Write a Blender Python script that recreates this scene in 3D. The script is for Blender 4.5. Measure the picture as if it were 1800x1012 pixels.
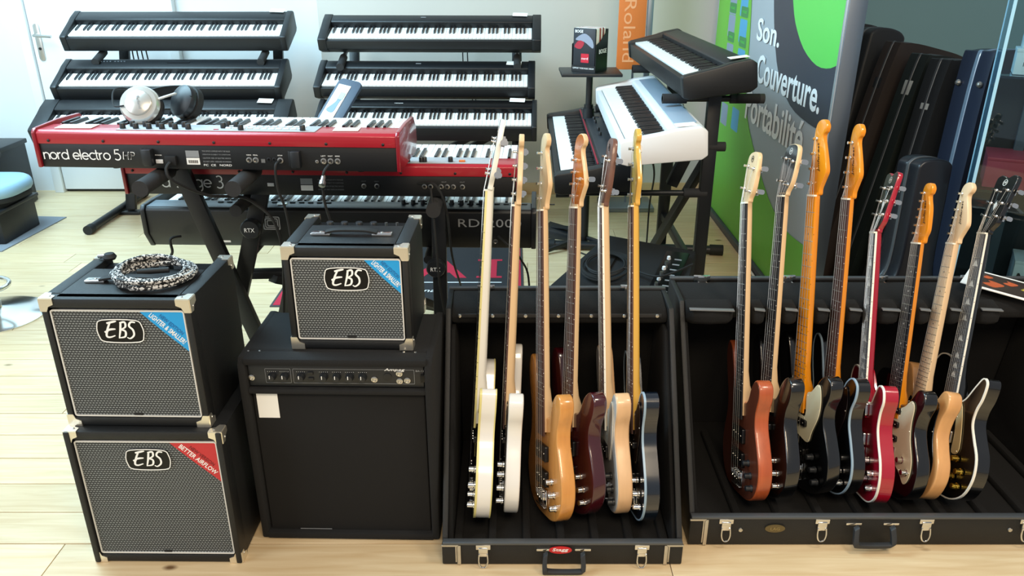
import bpy, bmesh, math, random
from mathutils import Vector, Matrix, Euler
random.seed(7)
for o in list(bpy.data.objects): bpy.data.objects.remove(o)
S = bpy.context.scene
COL = S.collection
R = math.radians

# ------------------------------------------------------------------ camera, world, lights, exposure
CAMH = 1.55; PITCH = R(23); FPX = 1400.0
cd = bpy.data.cameras.new('camera'); cam = bpy.data.objects.new('camera', cd); COL.objects.link(cam)
cam.location = (0, 0, CAMH); cam.rotation_euler = (R(90) - PITCH, 0, 0)
cd.sensor_width = 36.0; cd.lens = 36.0 * FPX / 1800.0; cd.clip_start = 0.05
S.camera = cam
w = bpy.data.worlds.new('world'); S.world = w; w.use_nodes = True
bg = w.node_tree.nodes['Background']; bg.inputs[0].default_value = (0.88, 0.93, 1.0, 1); bg.inputs[1].default_value = 0.27
def area(name, loc, target, sx, sy, power, col):
    d = bpy.data.lights.new(name, 'AREA'); d.shape = 'RECTANGLE'; d.size = sx; d.size_y = sy
    d.energy = power; d.color = col
    o = bpy.data.objects.new(name, d); COL.objects.link(o); o.location = loc
    o.rotation_euler = (Vector(target) - Vector(loc)).to_track_quat('-Z', 'Y').to_euler()
    return o
area('window_daylight', (-2.6, 3.2, 3.3), (-1.2, 4.6, 0.3), 3.0, 1.6, 200, (0.52, 0.83, 1.0))
area('shopfront_daylight', (-3.9, 0.2, 2.5), (0.0, 3.2, 0.4), 2.2, 2.6, 66, (0.84, 0.94, 1.0))
area('ceiling_panel_light', (0.4, -0.5, 2.9), (0.3, 2.2, 0.3), 1.6, 0.8, 60, (1.0, 0.80, 0.56))
area('ceiling_spot_light', (1.6, 1.2, 2.9), (1.1, 2.3, 0.3), 0.6, 0.4, 22, (1.0, 0.90, 0.74))
S.view_settings.view_transform = 'Standard'; S.view_settings.look = 'None'
S.view_settings.exposure = 0.42; S.view_settings.gamma = 1.0
S.view_settings.use_curve_mapping = False

# ------------------------------------------------------------------ helpers
cP, sP = math.cos(PITCH), math.sin(PITCH)
def ray(u, v):
    x = (u - 900) / FPX; y = -(v - 506) / FPX
    return Vector((x, cP + y * sP, -sP + y * cP))
def atY(u, v, Y):
    d = ray(u, v); t = Y / d.y; return Vector((d.x * t, Y, CAMH + d.z * t))
def atZ(u, v, z=0.0):
    d = ray(u, v); t = (z - CAMH) / d.z; return Vector((d.x * t, d.y * t, z))
def lin(c):
    c = c.lstrip('#'); o = []
    for i in (0, 2, 4):
        k = int(c[i:i+2], 16) / 255.0
        o.append(k / 12.92 if k <= 0.04045 else ((k + 0.055) / 1.055) ** 2.4)
    return (o[0], o[1], o[2], 1)
MATS = {}
def mat(name, col, rough=0.5, metal=0.0, coat=0.0, bump=0.0, bscale=200.0, var=0.0, vscale=8.0, spec=0.5, trans=0.0, stretch=None, obj_random=0.0, alpha=None):
    if name in MATS: return MATS[name]
    m = bpy.data.materials.new(name); m.use_nodes = True; nt = m.node_tree; N = nt.nodes; L = nt.links
    b = N['Principled BSDF']; b.inputs['Base Color'].default_value = lin(col) if isinstance(col, str) else col
    b.inputs['Roughness'].default_value = rough; b.inputs['Metallic'].default_value = metal
    b.inputs['Coat Weight'].default_value = coat; b.inputs['Coat Roughness'].default_value = 0.06
    b.inputs['Specular IOR Level'].default_value = spec
    b.inputs['Transmission Weight'].default_value = trans
    if bump or var or obj_random:
        tc = N.new('ShaderNodeTexCoord'); mp = N.new('ShaderNodeMapping')
        L.new(tc.outputs['Object'], mp.inputs[0])
        if stretch: mp.inputs['Scale'].default_value = stretch
    if bump:
        n = N.new('ShaderNodeTexNoise'); n.inputs['Scale'].default_value = bscale; n.inputs['Detail'].default_value = 2
        L.new(tc.outputs['Object'], n.inputs['Vector'])
        bp = N.new('ShaderNodeBump'); bp.inputs['Strength'].default_value = bump; bp.inputs['Distance'].default_value = 0.002
        L.new(n.outputs['Fac'], bp.inputs['Height']); L.new(bp.outputs[0], b.inputs['Normal'])
    if var:
        n = N.new('ShaderNodeTexNoise'); n.inputs['Scale'].default_value = vscale; n.inputs['Detail'].default_value = 5
        L.new(mp.outputs[0], n.inputs['Vector'])
        mr = N.new('ShaderNodeMapRange'); mr.inputs['From Min'].default_value = 0.3; mr.inputs['From Max'].default_value = 0.7
        mr.inputs['To Min'].default_value = 1 - var; mr.inputs['To Max'].default_value = 1 + var
        L.new(n.outputs['Fac'], mr.inputs['Value'])
        hs = N.new('ShaderNodeHueSaturation'); hs.inputs['Color'].default_value = b.inputs['Base Color'].default_value
        L.new(mr.outputs[0], hs.inputs['Value']); L.new(hs.outputs[0], b.inputs['Base Color'])
    MATS[name] = m; return m

class MB:
    def __init__(s): s.v = []; s.f = []
    def add(s, vs, fs):
        k = len(s.v); s.v += [tuple(v) for v in vs]; s.f += [tuple(i + k for i in f) for f in fs]; return s
    def box(s, c, d, M=None):
        x, y, z = d[0] / 2, d[1] / 2, d[2] / 2
        vs = [Vector((c[0] + i * x, c[1] + j * y, c[2] + k * z)) for i in (-1, 1) for j in (-1, 1) for k in (-1, 1)]
        if M: vs = [M @ v for v in vs]
        return s.add(vs, [(0, 1, 3, 2), (4, 6, 7, 5), (0, 4, 5, 1), (2, 3, 7, 6), (0, 2, 6, 4), (1, 5, 7, 3)])
    def bar(s, a, b, wx, wz, up=(0, 0, 1)):           # rectangular bar from a to b
        a = Vector(a); b = Vector(b); y = (b - a).normalized(); up = Vector(up)
        if abs(y.dot(up)) > 0.98: up = Vector((1, 0, 0))
        x = y.cross(up).normalized(); z = x.cross(y)
        vs = [p + x * i * wx / 2 + z * k * wz / 2 for p in (a, b) for i, k in ((-1, -1), (1, -1), (1, 1), (-1, 1))]
        return s.add(vs, [(3, 2, 1, 0), (4, 5, 6, 7), (0, 1, 5, 4), (1, 2, 6, 5), (2, 3, 7, 6), (3, 0, 4, 7)])
    def tube(s, pts, r, n=8, closed=False):
        pts = [Vector(p) for p in pts]; m = len(pts); rs = r if isinstance(r, (list, tuple)) else [r] * m
        vs = []; fs = []; prev = None
        for i, p in enumerate(pts):
            if closed: t = pts[(i + 1) % m] - pts[i - 1]
            else: t = pts[min(i + 1, m - 1)] - pts[max(i - 1, 0)]
            t.normalize()
            if prev is None:
                a = Vector((0, 0, 1)) if abs(t.z) < 0.9 else Vector((1, 0, 0)); x = t.cross(a).normalized()
            else: x = (prev - t * prev.dot(t)).normalized()
            prev = x; y = t.cross(x)
            vs += [p + (x * math.cos(2 * math.pi * k / n) + y * math.sin(2 * math.pi * k / n)) * rs[i] for k in range(n)]
        for i in range(m if closed else m - 1):
            j = (i + 1) % m
            fs += [(i * n + k, i * n + (k + 1) % n, j * n + (k + 1) % n, j * n + k) for k in range(n)]
        if not closed: fs += [tuple(reversed(range(n))), tuple(range((m - 1) * n, m * n))]
        return s.add(vs, fs)
    def cyl(s, a, b, r, r2=None, n=16): return s.tube([a, b], [r, r if r2 is None else r2], n)
    def prism(s, pts, z0, z1, M=None):
        n = len(pts); vs = [Vector((p[0], p[1], z0)) for p in pts] + [Vector((p[0], p[1], z1)) for p in pts]
        if M: vs = [M @ v for v in vs]
        return s.add(vs, [tuple(reversed(range(n))), tuple(range(n, 2 * n))] + [(i, (i + 1) % n, n + (i + 1) % n, n + i) for i in range(n)])
    def loft(s, rings, caps=True):
        n = len(rings[0]); vs = [v for r_ in rings for v in r_]; fs = []
        for i in range(len(rings) - 1):
            fs += [(i * n + k, i * n + (k + 1) % n, (i + 1) * n + (k + 1) % n, (i + 1) * n + k) for k in range(n)]
        if caps: fs += [tuple(reversed(range(n))), tuple(range((len(rings) - 1) * n, len(rings) * n))]
        return s.add(vs, fs)
    def lathe(s, prof, M=None, n=24):                 # profile of (r, z)
        rings = []
        for r_, z in prof:
            ring = [Vector((max(r_, 1e-4) * math.cos(2 * math.pi * k / n), max(r_, 1e-4) * math.sin(2 * math.pi * k / n), z)) for k in range(n)]
            rings.append([M @ v for v in ring] if M else ring)
        return s.loft(rings)
    def ring(s, outer, inner, z0, z1):                # flat ring between two outlines of equal count
        n = len(outer); vs = [(p[0], p[1], z0) for p in outer] + [(p[0], p[1], z1) for p in outer] + [(p[0], p[1], z1) for p in inner] + [(p[0], p[1], z0) for p in inner]
        fs = []
        for i in range(n):
            j = (i + 1) % n
            for a in range(4):
                b = (a + 1) % 4; fs.append((a * n + i, a * n + j, b * n + j, b * n + i))
        return s.add(vs, fs)
    def mesh(s, name, bevel=0.0, seg=2, ang=32):
        me = bpy.data.meshes.new(name); me.from_pydata(s.v, [], s.f); me.update()
        bm = bmesh.new(); bm.from_mesh(me)
        bmesh.ops.recalc_face_normals(bm, faces=bm.faces)
        if bevel:
            es = [e for e in bm.edges if len(e.link_faces) == 2 and e.calc_face_angle(0) > R(ang)]
            bmesh.ops.bevel(bm, geom=es, offset=bevel, segments=seg, profile=0.5, affect='EDGES', clamp_overlap=True)
        bm.to_mesh(me); bm.free()
        me.polygons.foreach_set('use_smooth', [True] * len(me.polygons)); me.set_sharp_from_angle(angle=R(38))
        return me
    def build(s, name, m, parent=None, bevel=0.0, seg=2, ang=32):
        return link(name, s.mesh(name, bevel, seg, ang), m, parent)
def link(name, me, m, parent=None, M=None):
    if m and not me.materials: me.materials.append(m)
    o = bpy.data.objects.new(name, me); COL.objects.link(o)
    if parent: o.parent = parent
    if M is not None: o.matrix_local = M
    return o
def thing(name, label, cat, loc=(0, 0, 0), rot=(0, 0, 0), group=None, M=None):
    o = bpy.data.objects.new(name, None); COL.objects.link(o); o.empty_display_size = 0.1
    if M is not None: o.matrix_world = M
    else: o.location = loc; o.rotation_euler = rot
    o['label'] = label; o['category'] = cat
    if group: o['group'] = group
    return o
def tag(o, label, cat, group=None):
    o['label'] = label; o['category'] = cat
    if group: o['group'] = group
    return o
def struct(o): o['kind'] = 'structure'; return o
def stuff(o): o['kind'] = 'stuff'; return o
def frame(o, x, y):
    x = Vector(x).normalized(); z = x.cross(Vector(y)).normalized(); y = z.cross(x)
    M = Matrix.Identity(4)
    for i in range(3): M[i][0] = x[i]; M[i][1] = y[i]; M[i][2] = z[i]; M[i][3] = o[i]
    return M
def spline(pts, k=6, closed=True):
    n = len(pts); out = []
    rng = range(n) if closed else range(n - 1)
    for i in rng:
        g = (lambda j: pts[j % n]) if closed else (lambda j: pts[max(0, min(n - 1, j))])
        p0, p1, p2, p3 = [Vector(g(i + d)) for d in (-1, 0, 1, 2)]
        for q in range(k):
            t = q / k
            out.append(0.5 * ((2 * p1) + (p2 - p0) * t + (2 * p0 - 5 * p1 + 4 * p2 - p3) * t * t + (3 * p1 - p0 - 3 * p2 + p3) * t ** 3))
    if not closed: out.append(Vector(pts[-1]))
    return out
def offset(pts, d):                                   # positive d = outwards for a counter-clockwise outline
    n = len(pts); a = sum(pts[i][0] * pts[(i + 1) % n][1] - pts[(i + 1) % n][0] * pts[i][1] for i in range(n))
    sg = 1 if a > 0 else -1; out = []
    for i in range(n):
        t = Vector((pts[(i + 1) % n][0] - pts[i - 1][0], pts[(i + 1) % n][1] - pts[i - 1][1])); t.normalize()
        out.append(Vector((pts[i][0] + t.y * d * sg, pts[i][1] - t.x * d * sg)))
    return out
def rrect(w_, h_, r, n=4, cx=0, cy=0):
    out = []
    for sx, sy, a0 in ((1, 1, 0), (-1, 1, 90), (-1, -1, 180), (1, -1, 270)):
        for k in range(n + 1):
            a = R(a0 + 90 * k / n); out.append((cx + sx * (w_ / 2 - r) + r * math.cos(a), cy + sy * (h_ / 2 - r) + r * math.sin(a)))
    return out
def text(body, m, parent, M, w_=None, h_=None, ext=0.0006, shear=0.0, bold=0.0, name='lettering', align='C', space=1.0):
    c = bpy.data.curves.new('tmp_text', 'FONT'); c.body = body; c.extrude = 0.01; c.offset = bold; c.resolution_u = 3; c.space_character = space
    t = bpy.data.objects.new('tmp_text', c); COL.objects.link(t)
    me = bpy.data.meshes.new_from_object(t); bpy.data.objects.remove(t); bpy.data.curves.remove(c)
    vs = [v.co.copy() for v in me.vertices]
    x0 = min(v.x for v in vs); x1 = max(v.x for v in vs); y0 = min(v.y for v in vs); y1 = max(v.y for v in vs)
    sx = w_ / (x1 - x0) if w_ else h_ / (y1 - y0); sy = h_ / (y1 - y0) if h_ else sx
    ox = {'C': (x0 + x1) / 2, 'L': x0, 'R': x1}[align]
    for v in me.vertices:
        y = (v.co.y - (y0 + y1) / 2) * sy
        v.co = Vector(((v.co.x - ox) * sx + shear * y, y, ext if v.co.z > 0 else 0.0))
    me.materials.clear(); me.name = name
    return link(name, me, m, parent, M)
def strokes(polys, width, m, parent, M, ext=0.0008, name='lettering'):
    b = MB()                                           # brush strokes: tapered ribbons
    for k, pl in enumerate(polys):
        p = spline([Vector((q[0], q[1])) for q in pl], 4, False); n = len(p); Lf = []; Rt = []
        for i in range(n):
            t = (p[min(i + 1, n - 1)] - p[max(i - 1, 0)]).normalized(); nr = Vector((-t.y, t.x))
            wd = width * (0.55 + 0.6 * math.sin(math.pi * min(1, (i + 1) / n * 0.9 + 0.1))) / 2
            Lf.append(p[i] + nr * wd); Rt.append(p[i] - nr * wd)
        vs = [(q.x, q.y, z) for z in (0.0002 * k, ext + 0.0001 * k) for q in Lf + Rt]
        fs = []
        for i in range(n - 1):
            fs += [(2 * n + i, 2 * n + i + 1, 3 * n + i + 1, 3 * n + i), (i, n + i, n + i + 1, i + 1), (i, i + 1, 2 * n + i + 1, 2 * n + i), (n + i, 3 * n + i, 3 * n + i + 1, n + i + 1)]
        fs += [(0, 2 * n, 3 * n, n), (n - 1, 2 * n - 1, 4 * n - 1, 3 * n - 1)]
        b.add(vs, fs)
    o = b.build(name, m, parent); o.matrix_local = M; return o

# ------------------------------------------------------------------ materials
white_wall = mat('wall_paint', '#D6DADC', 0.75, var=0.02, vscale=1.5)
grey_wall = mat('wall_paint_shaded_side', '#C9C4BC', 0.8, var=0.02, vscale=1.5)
shaded_teal_wall = mat('wall_paint_teal_shade', '#86A9AD', 0.8, var=0.03, vscale=1.5)  # shade behind the display panel put into the wall colour as teal-grey
chrome = mat('chrome', '#E2E2E0', 0.16, 1.0)
nickel = mat('satin_nickel', '#C9C7C2', 0.3, 1.0)
brass = mat('brass', '#D8B25A', 0.22, 1.0)
black_metal = mat('black_powder_metal', '#15171A', 0.42, bump=0.15, bscale=900)
foam = mat('black_foam_grip', '#2A2A2B', 0.85, bump=0.4, bscale=500)
tolex = mat('black_tolex', '#0F1113', 0.5, bump=0.55, bscale=700)
carpet_black = mat('black_carpet_covering', '#101113', 0.92, bump=0.7, bscale=600)
plush = mat('black_plush_lining', '#040405', 0.95, bump=0.6, bscale=350)
plastic = mat('black_plastic', '#1B1E22', 0.42)
plastic_dark = mat('piano_black_shell', '#111316', 0.45, bump=0.1, bscale=900)
plastic_gloss = mat('gloss_black_plastic', '#0B0C0E', 0.3, spec=0.3)
white_plastic = mat('white_piano_shell', '#E4E5E6', 0.4)
white_key = mat('white_key_plastic', '#F1F1EE', 0.28)
black_key = mat('black_key_plastic', '#16171A', 0.32)
paper = mat('white_paper', '#F2F2EE', 0.8)
white_ink = mat('white_print', '#F2F4F4', 0.6)
grey_ink = mat('grey_print', '#8C9094', 0.6)
black_ink = mat('black_print', '#101114', 0.6)
rubber = mat('black_rubber', '#111213', 0.7)
nordred = mat('red_lacquered_metal', '#A81C2C', 0.36, coat=0.3)
nordwood = mat('red_lacquered_wood_cheek', '#8A1424', 0.3, coat=0.5)
steel_string = mat('steel_string', '#CFCBC4', 0.3, 1.0)
grey_panel = mat('grey_metal_panel', '#5B6268', 0.45)

# ------------------------------------------------------------------ room
def pine():
    m = bpy.data.materials.new('pine_floorboards'); m.use_nodes = True; nt = m.node_tree; N = nt.nodes; L = nt.links
    b = N['Principled BSDF']; tc = N.new('ShaderNodeTexCoord'); oi = N.new('ShaderNodeObjectInfo')
    ad = N.new('ShaderNodeVectorMath'); ad.operation = 'ADD'
    sc = N.new('ShaderNodeVectorMath'); sc.operation = 'SCALE'; sc.inputs[3].default_value = 37.0
    cb = N.new('ShaderNodeCombineXYZ'); L.new(oi.outputs['Random'], cb.inputs[0]); L.new(oi.outputs['Random'], cb.inputs[1])
    L.new(cb.outputs[0], sc.inputs[0]); L.new(tc.outputs['Object'], ad.inputs[0]); L.new(sc.outputs[0], ad.inputs[1])
    mp = N.new('ShaderNodeMapping'); mp.inputs['Scale'].default_value = (1.2, 16, 1); L.new(ad.outputs[0], mp.inputs[0])
    n = N.new('ShaderNodeTexNoise'); n.inputs['Scale'].default_value = 3.0; n.inputs['Detail'].default_value = 6; n.inputs['Distortion'].default_value = 0.6
    L.new(mp.outputs[0], n.inputs['Vector'])
    cr = N.new('ShaderNodeValToRGB'); e = cr.color_ramp.elements
    e[0].position = 0.3; e[0].color = lin('#CBB087'); e[1].position = 0.72; e[1].color = lin('#DDC8A3')
    L.new(n.outputs['Fac'], cr.inputs[0])
    # knots
    mk = N.new('ShaderNodeMapping'); mk.inputs['Scale'].default_value = (2.6, 5.0, 0.001); L.new(ad.outputs[0], mk.inputs[0])
    vo = N.new('ShaderNodeTexVoronoi'); vo.inputs['Scale'].default_value = 1.25; L.new(mk.outputs[0], vo.inputs['Vector'])
    kr = N.new('ShaderNodeValToRGB'); k = kr.color_ramp.elements; k[0].position = 0.035; k[0].color = (1, 1, 1, 1); k[1].position = 0.085; k[1].color = (0, 0, 0, 1)
    L.new(vo.outputs['Distance'], kr.inputs[0])
    mx = N.new('ShaderNodeMixRGB'); mx.inputs[2].default_value = lin('#6E5236'); L.new(kr.outputs[0], mx.inputs[0]); L.new(cr.outputs[0], mx.inputs[1])
    hs = N.new('ShaderNodeHueSaturation'); mr = N.new('ShaderNodeMapRange'); mr.inputs['To Min'].default_value = 0.90; mr.inputs['To Max'].default_value = 1.06
    L.new(oi.outputs['Random'], mr.inputs['Value']); L.new(mr.outputs[0], hs.inputs['Value']); L.new(mx.outputs[0], hs.inputs['Color'])
    L.new(hs.outputs[0], b.inputs['Base Color']); b.inputs['Roughness'].default_value = 0.36; b.inputs['Specular IOR Level'].default_value = 0.45
    bp = N.new('ShaderNodeBump'); bp.inputs['Strength'].default_value = 0.12; bp.inputs['Distance'].default_value = 0.002
    L.new(n.outputs['Fac'], bp.inputs['Height']); L.new(bp.outputs[0], b.inputs['Normal'])
    return m
PINE = pine()
floor = struct(MB().box((0, 1.8, -0.045), (9, 8.0, 0.05)).build('floor', mat('subfloor', '#5A4630', 0.8)))
BW = 0.1378; y = 1.245 - 16 * BW; r_ = 0
while y < 5.42:
    x = -4.2 + random.uniform(-0.6, 0.2)
    while x < 3.4:
        Lp = random.choice((1.7, 2.1, 2.4, 2.8)); x1 = min(x + Lp, 3.6)
        me = MB().box((0, 0, 0), (x1 - x - 0.0022, BW - 0.003, 0.02)).mesh('plank', 0.0008, 1)
        link('plank', me, PINE, floor, Matrix.Translation(((x + x1) / 2, y + BW / 2, -0.01)))
        x = x1
    y += BW
WY = 5.40
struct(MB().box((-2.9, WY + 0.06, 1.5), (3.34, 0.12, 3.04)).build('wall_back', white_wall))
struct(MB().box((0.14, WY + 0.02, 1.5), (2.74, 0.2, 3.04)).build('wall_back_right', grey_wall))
struct(MB().box((3.0, WY + 0.02, 1.5), (2.98, 0.2, 3.04)).build('wall_right', shaded_teal_wall))
struct(MB().box((-4.6, 2.6, 1.5), (0.1, 5.8, 3.04)).build('wall_left', white_wall))
pinewood = mat('pine_baseboard', '#CDAF85', 0.5, var=0.06, vscale=3, stretch=(1, 12, 12))
struct(MB().box((0.15, 5.312, 0.04), (2.72, 0.016, 0.08)).build('baseboard_back', pinewood, bevel=0.003))
# door in the left of the back wall
door = struct(thing('door_1', 'white panel door', 'door', (-2.66, WY, 0.0)))
del door['label'], door['category']
dw = mat('door_white_paint', '#E3E6E8', 0.45)
MB().box((0, -0.02, 1.03), (0.88, 0.036, 2.02)).build('door_leaf', dw, door, 0.003)
hd = MB().prism(rrect(0.038, 0.23, 0.018), 0, 0.008, frame((-0.395, -0.038, 1.0), (1, 0, 0), (0, 0, 1)))
hp = hd.build('handle_plate', nickel, door, 0.001)
MB().tube([(-0.395, -0.046, 1.045), (-0.395, -0.09, 1.045), (-0.38, -0.098, 1.045), (-0.28, -0.098, 1.04)], 0.009).build('lever', nickel, door)
MB().cyl((-0.395, -0.046, 0.96), (-0.395, -0.05, 0.96), 0.009).build('keyhole', black_metal, door)
fr = MB().box((-0.475, -0.03, 1.05), (0.06, 0.06, 2.1)).box((0.475, -0.03, 1.05), (0.06, 0.06, 2.1)).box((0, -0.03, 2.1), (1.01, 0.06, 0.07))
fr.build('door_frame', dw, door, 0.004)
MB().box((0, -0.012, 0.011), (0.88, 0.02, 0.018)).build('under_door_gap_shade', black_metal, door)  # black strip stands in for the dark gap below the door leaf
# ------------------------------------------------------------------ rear digital pianos on tiered stands
WH = [0, 2, 4, 5, 7, 9, 11]
def key_layout(n, first):                              # first = midi-like note number; returns white x index list, black positions
    wi = 0; whites = []; blacks = []
    for k in range(n):
        if (first + k) % 12 in WH: whites.append(wi); wi += 1
        else: blacks.append(wi)
    return wi, blacks
def key_meshes(kw, yk0, kd, zk, front=True):
    wk = MB().box((0, kd / 2, -0.008), (kw - 0.0011, kd, 0.018)).mesh('white_key', 0.0012, 1)
    d = kd * 0.58
    prof = [(-0.0055, 0.0), (0.0055, 0.0), (0.0045, 0.011), (-0.0045, 0.011)]
    r0 = [Vector((px, 0, z)) for px, z in prof]; r1 = [Vector((px, d, z)) for px, z in prof]
    r0[2].y = 0.006; r0[3].y = 0.006
    bk = MB().loft([r0, r1]).mesh('black_key', 0.0008, 1)
    return wk, bk
def add_keys(root, n, first, x0, kw, y0, kd, z, single, flat_mats=(None, None)):
    nw, blacks = key_layout(n, first); wk, bk = key_meshes(kw, y0, kd, z)
    wm = flat_mats[0] or white_key; bmm = flat_mats[1] or black_key
    if single:
        for i in range(nw): link('white_key', wk, wm, root, Matrix.Translation((x0 + (i + 0.5) * kw, y0, z + random.uniform(-0.0004, 0.0004))))
        for i in blacks: link('black_key', bk, bmm, root, Matrix.Translation((x0 + i * kw, y0 + kd * 0.42, z)))
    else:
        for me, mt, nm, pos in ((wk, wm, 'white_keys', [(x0 + (i + 0.5) * kw, y0) for i in range(nw)]), (bk, bmm, 'black_keys', [(x0 + i * kw, y0 + kd * 0.42) for i in blacks])):
            vs = [v.co.copy() for v in me.vertices]; fs = [tuple(p.vertices) for p in me.polygons]; b = MB()
            for px, py in pos: b.add([(v.x + px, v.y + py, v.z + z) for v in vs], fs)
            stuff(b.build(nm, mt, root))
def piano(name, label, M, L=1.32, D=0.285, H=0.13, keyw=1.222, shell=None, panel=None, style='a', single=False, group=None, kd=0.148, first=9, n=88):
    t = thing(name, label, 'keyboard', M=M, group=group)
    shell = shell or plastic_dark; panel = panel or shell
    nw, _ = key_layout(n, first); kw = keyw / nw; e = (L - keyw) / 2
    # bottom case with slanted underside
    zk = H * 0.70; yk = 0.028
    if style == 'deep': prof = [(0.0, H * 0.34), (0.0, zk - 0.006), (yk - 0.004, zk - 0.004), (yk - 0.004, zk - 0.03), (yk + kd, zk - 0.03), (D, zk - 0.03), (D, 0.02), (D - 0.02, 0.0), (0.07, 0.0)]
    else: prof = [(0.0, 0.012), (0.0, zk - 0.006), (yk - 0.004, zk - 0.004), (yk - 0.004, zk - 0.03), (yk + kd, zk - 0.03), (D, zk - 0.03), (D, 0.012), (D - 0.02, 0.0), (0.03, 0.0)]
    X = Matrix(((0, 0, 1, 0), (1, 0, 0, 0), (0, 1, 0, 0), (0, 0, 0, 1)))
    ins = 0.05 if style == 'deep' else 0.0
    MB().prism(prof, -L / 2 + e * 0.4 + ins * 0, L / 2 - e * 0.4, X).build('case', shell, t, 0.003)
    top = [(yk + kd + 0.003, zk - 0.028), (yk + kd + 0.003, H - 0.012), (yk + kd + 0.012, H - 0.006), (D - 0.03, H), (D, H - 0.012), (D, zk - 0.028)]
    MB().prism(top, -keyw / 2 - 0.003, keyw / 2 + 0.003, X).build('control_panel', panel, t, 0.003)
    ch = [(-0.004, H * (0.3 if style == 'deep' else 0.1)), (-0.004, zk + 0.004), (0.012, zk + 0.010), (yk + kd * 0.8, H - 0.012), (yk + kd + 0.02, H - 0.002), (D - 0.02, H + 0.003), (D + 0.002, H - 0.014), (D + 0.002, 0.02), (D - 0.02, 0.0 + 0.006), (0.06 if style == 'deep' else 0.02, 0.004)]
    for sx in (-1, 1):
        a = sx * (keyw / 2 + 0.0025); b = sx * L / 2
        MB().prism(ch, min(a, b), max(a, b), X).build('end_block', shell, t, 0.005)
    add_keys(t, n, first, -keyw / 2, kw, yk, kd, zk, single)
    return t
def fine_strip(t, x, y, z, w_, m=white_ink):
    pass
RG = 'digital pianos on the rear tiered stands'
def rx(a): return Matrix.Rotation(R(a), 4, 'X')
def rz(a): return Matrix.Rotation(R(a), 4, 'Z')
def T(*p): return Matrix.Translation(p)
RP = []
specs = [   # x of left front corner, Y front, z bottom, yaw, tilt, style, label
    ((-2.61, 4.82, 0.995), 0.6, 20, 'b', 'black digital piano on top tier of the left rear stand'),
    ((-2.615, 4.62, 0.742), 0.6, 20, 'b', 'black digital piano on middle tier of the left rear stand, buttons at left'),
    ((-2.64, 4.36, 0.552), 0.6, 20, 'b', 'black digital piano on bottom tier of left rear stand, behind the headphones'),
    ((-1.10, 4.72, 0.982), -1.6, 18, 'deep', 'black digital piano on top tier of the right rear stand'),
    ((-1.115, 4.58, 0.740), -1.6, 18, 'deep', 'black digital piano on middle tier of right rear stand'),
    ((-1.085, 4.34, 0.578), -1.6, 16, 'b', 'glossy black digital piano on bottom tier of right rear stand')]
for i, (p, yaw, tilt, st, lb) in enumerate(specs):
    L_ = (1.30, 1.30, 1.40, 1.265, 1.245, 1.22)[i]
    M = T(*p) @ rz(yaw) @ rx(tilt) @ T(L_ / 2, 0, 0)
    pn = piano('digital_piano', lb, M, L=L_, D=0.285 if i < 3 else 0.27, H=0.135 if st != 'deep' else 0.15, keyw=1.225 if i < 3 else 1.16, style=st, panel=plastic_gloss if i == 5 else None, kd=0.14)
    RP.append((pn, L_))
    H_ = 0.135 if st != 'deep' else 0.15
    if i == 1:
        b = MB()
        for kx in range(9):
            b.box((-L_ / 2 + 0.20 + 0.018 * (kx % 5) + 0.10 * (kx // 5), 0.235, H_ + 0.0005), (0.009, 0.006, 0.004))
        stuff(b.build('panel_buttons', grey_panel, pn))
        MB().box((0.02, 0.225, H_), (0.13, 0.012, 0.002)).build('vent_slot', black_metal, pn)
    if i == 5: text('YAMAHA', white_ink, pn, T(-0.16, 0.205, H_ - 0.001), w_=0.05, h_=0.008)
    if i in (3, 4): MB().box((-0.05, 0.215, H_ - 0.002), (0.03, 0.005, 0.003)).build('badge', grey_ink, pn)
card_spots = [(0, 0.56, 0.262, 0.138, 'white price card lying at the right end of the top left rear piano'),
    (2, 0.55, 0.24, 0.138, 'white price card on the bottom left rear piano, right end'),
    (3, 0.51, 0.245, 0.152, 'white price card standing on the back edge of the top right rear piano'),
    (4, 0.50, 0.215, 0.151, 'white price card on the middle right rear piano'),
    (5, 0.50, 0.24, 0.137, 'white price card on the glossy bottom right rear piano')]
for i, cx, cy, cz, lb in card_spots:
    c = MB().box((0, 0, 0.0012), (0.085, 0.045, 0.0016)).build('price_card', paper)
    c.matrix_world = RP[i][0].matrix_world @ T(cx, cy, cz + 0.001) @ rz(-4); tag(c, lb, 'card', 'price cards on the keyboards')

def tier_stand(label, x0, x1, tiers, footx, legy):
    t = thing('tiered_keyboard_stand', label, 'stand', (0, 0, 0), group='rear tiered keyboard stands')
    for x in (x0, x1):
        MB().bar((x, legy[0], 0.03), (x, legy[1], 1.04), 0.03, 0.06, (1, 0, 0)).build('upright', black_metal, t, 0.004)
        for (ya, yb, za, zb) in tiers:
            MB().cyl((x, ya, za), (x, yb, zb), 0.012, n=12).build('arm', black_metal, t)
            d = (Vector((x, ya, za)) - Vector((x, yb, zb))).normalized()
            a = Vector((x, ya, za)); MB().cyl(a + d * 0.035, a - d * 0.10, 0.022, n=14).build('foam_grip', foam, t)
    for x in footx:
        MB().cyl((x, 4.47, 0.028), (x, 5.22, 0.028), 0.024, n=14).build('foot', black_metal, t)
        for yy in (4.47, 5.22): MB().cyl((x, yy - 0.02, 0.028), (x, yy + 0.03, 0.028), 0.028, n=14).build('foot_cap', rubber, t)
        MB().bar((x, 5.0, 0.035), (x0 if abs(x - x0) < abs(x - x1) else x1, legy[0], 0.04), 0.04, 0.03).build('foot_bracket', black_metal, t)
    MB().bar((x0, legy[0] + 0.12, 0.33), (x1, legy[0] + 0.12, 0.33), 0.03, 0.05).build('crossbar', black_metal, t, 0.003)
    return t
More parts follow.
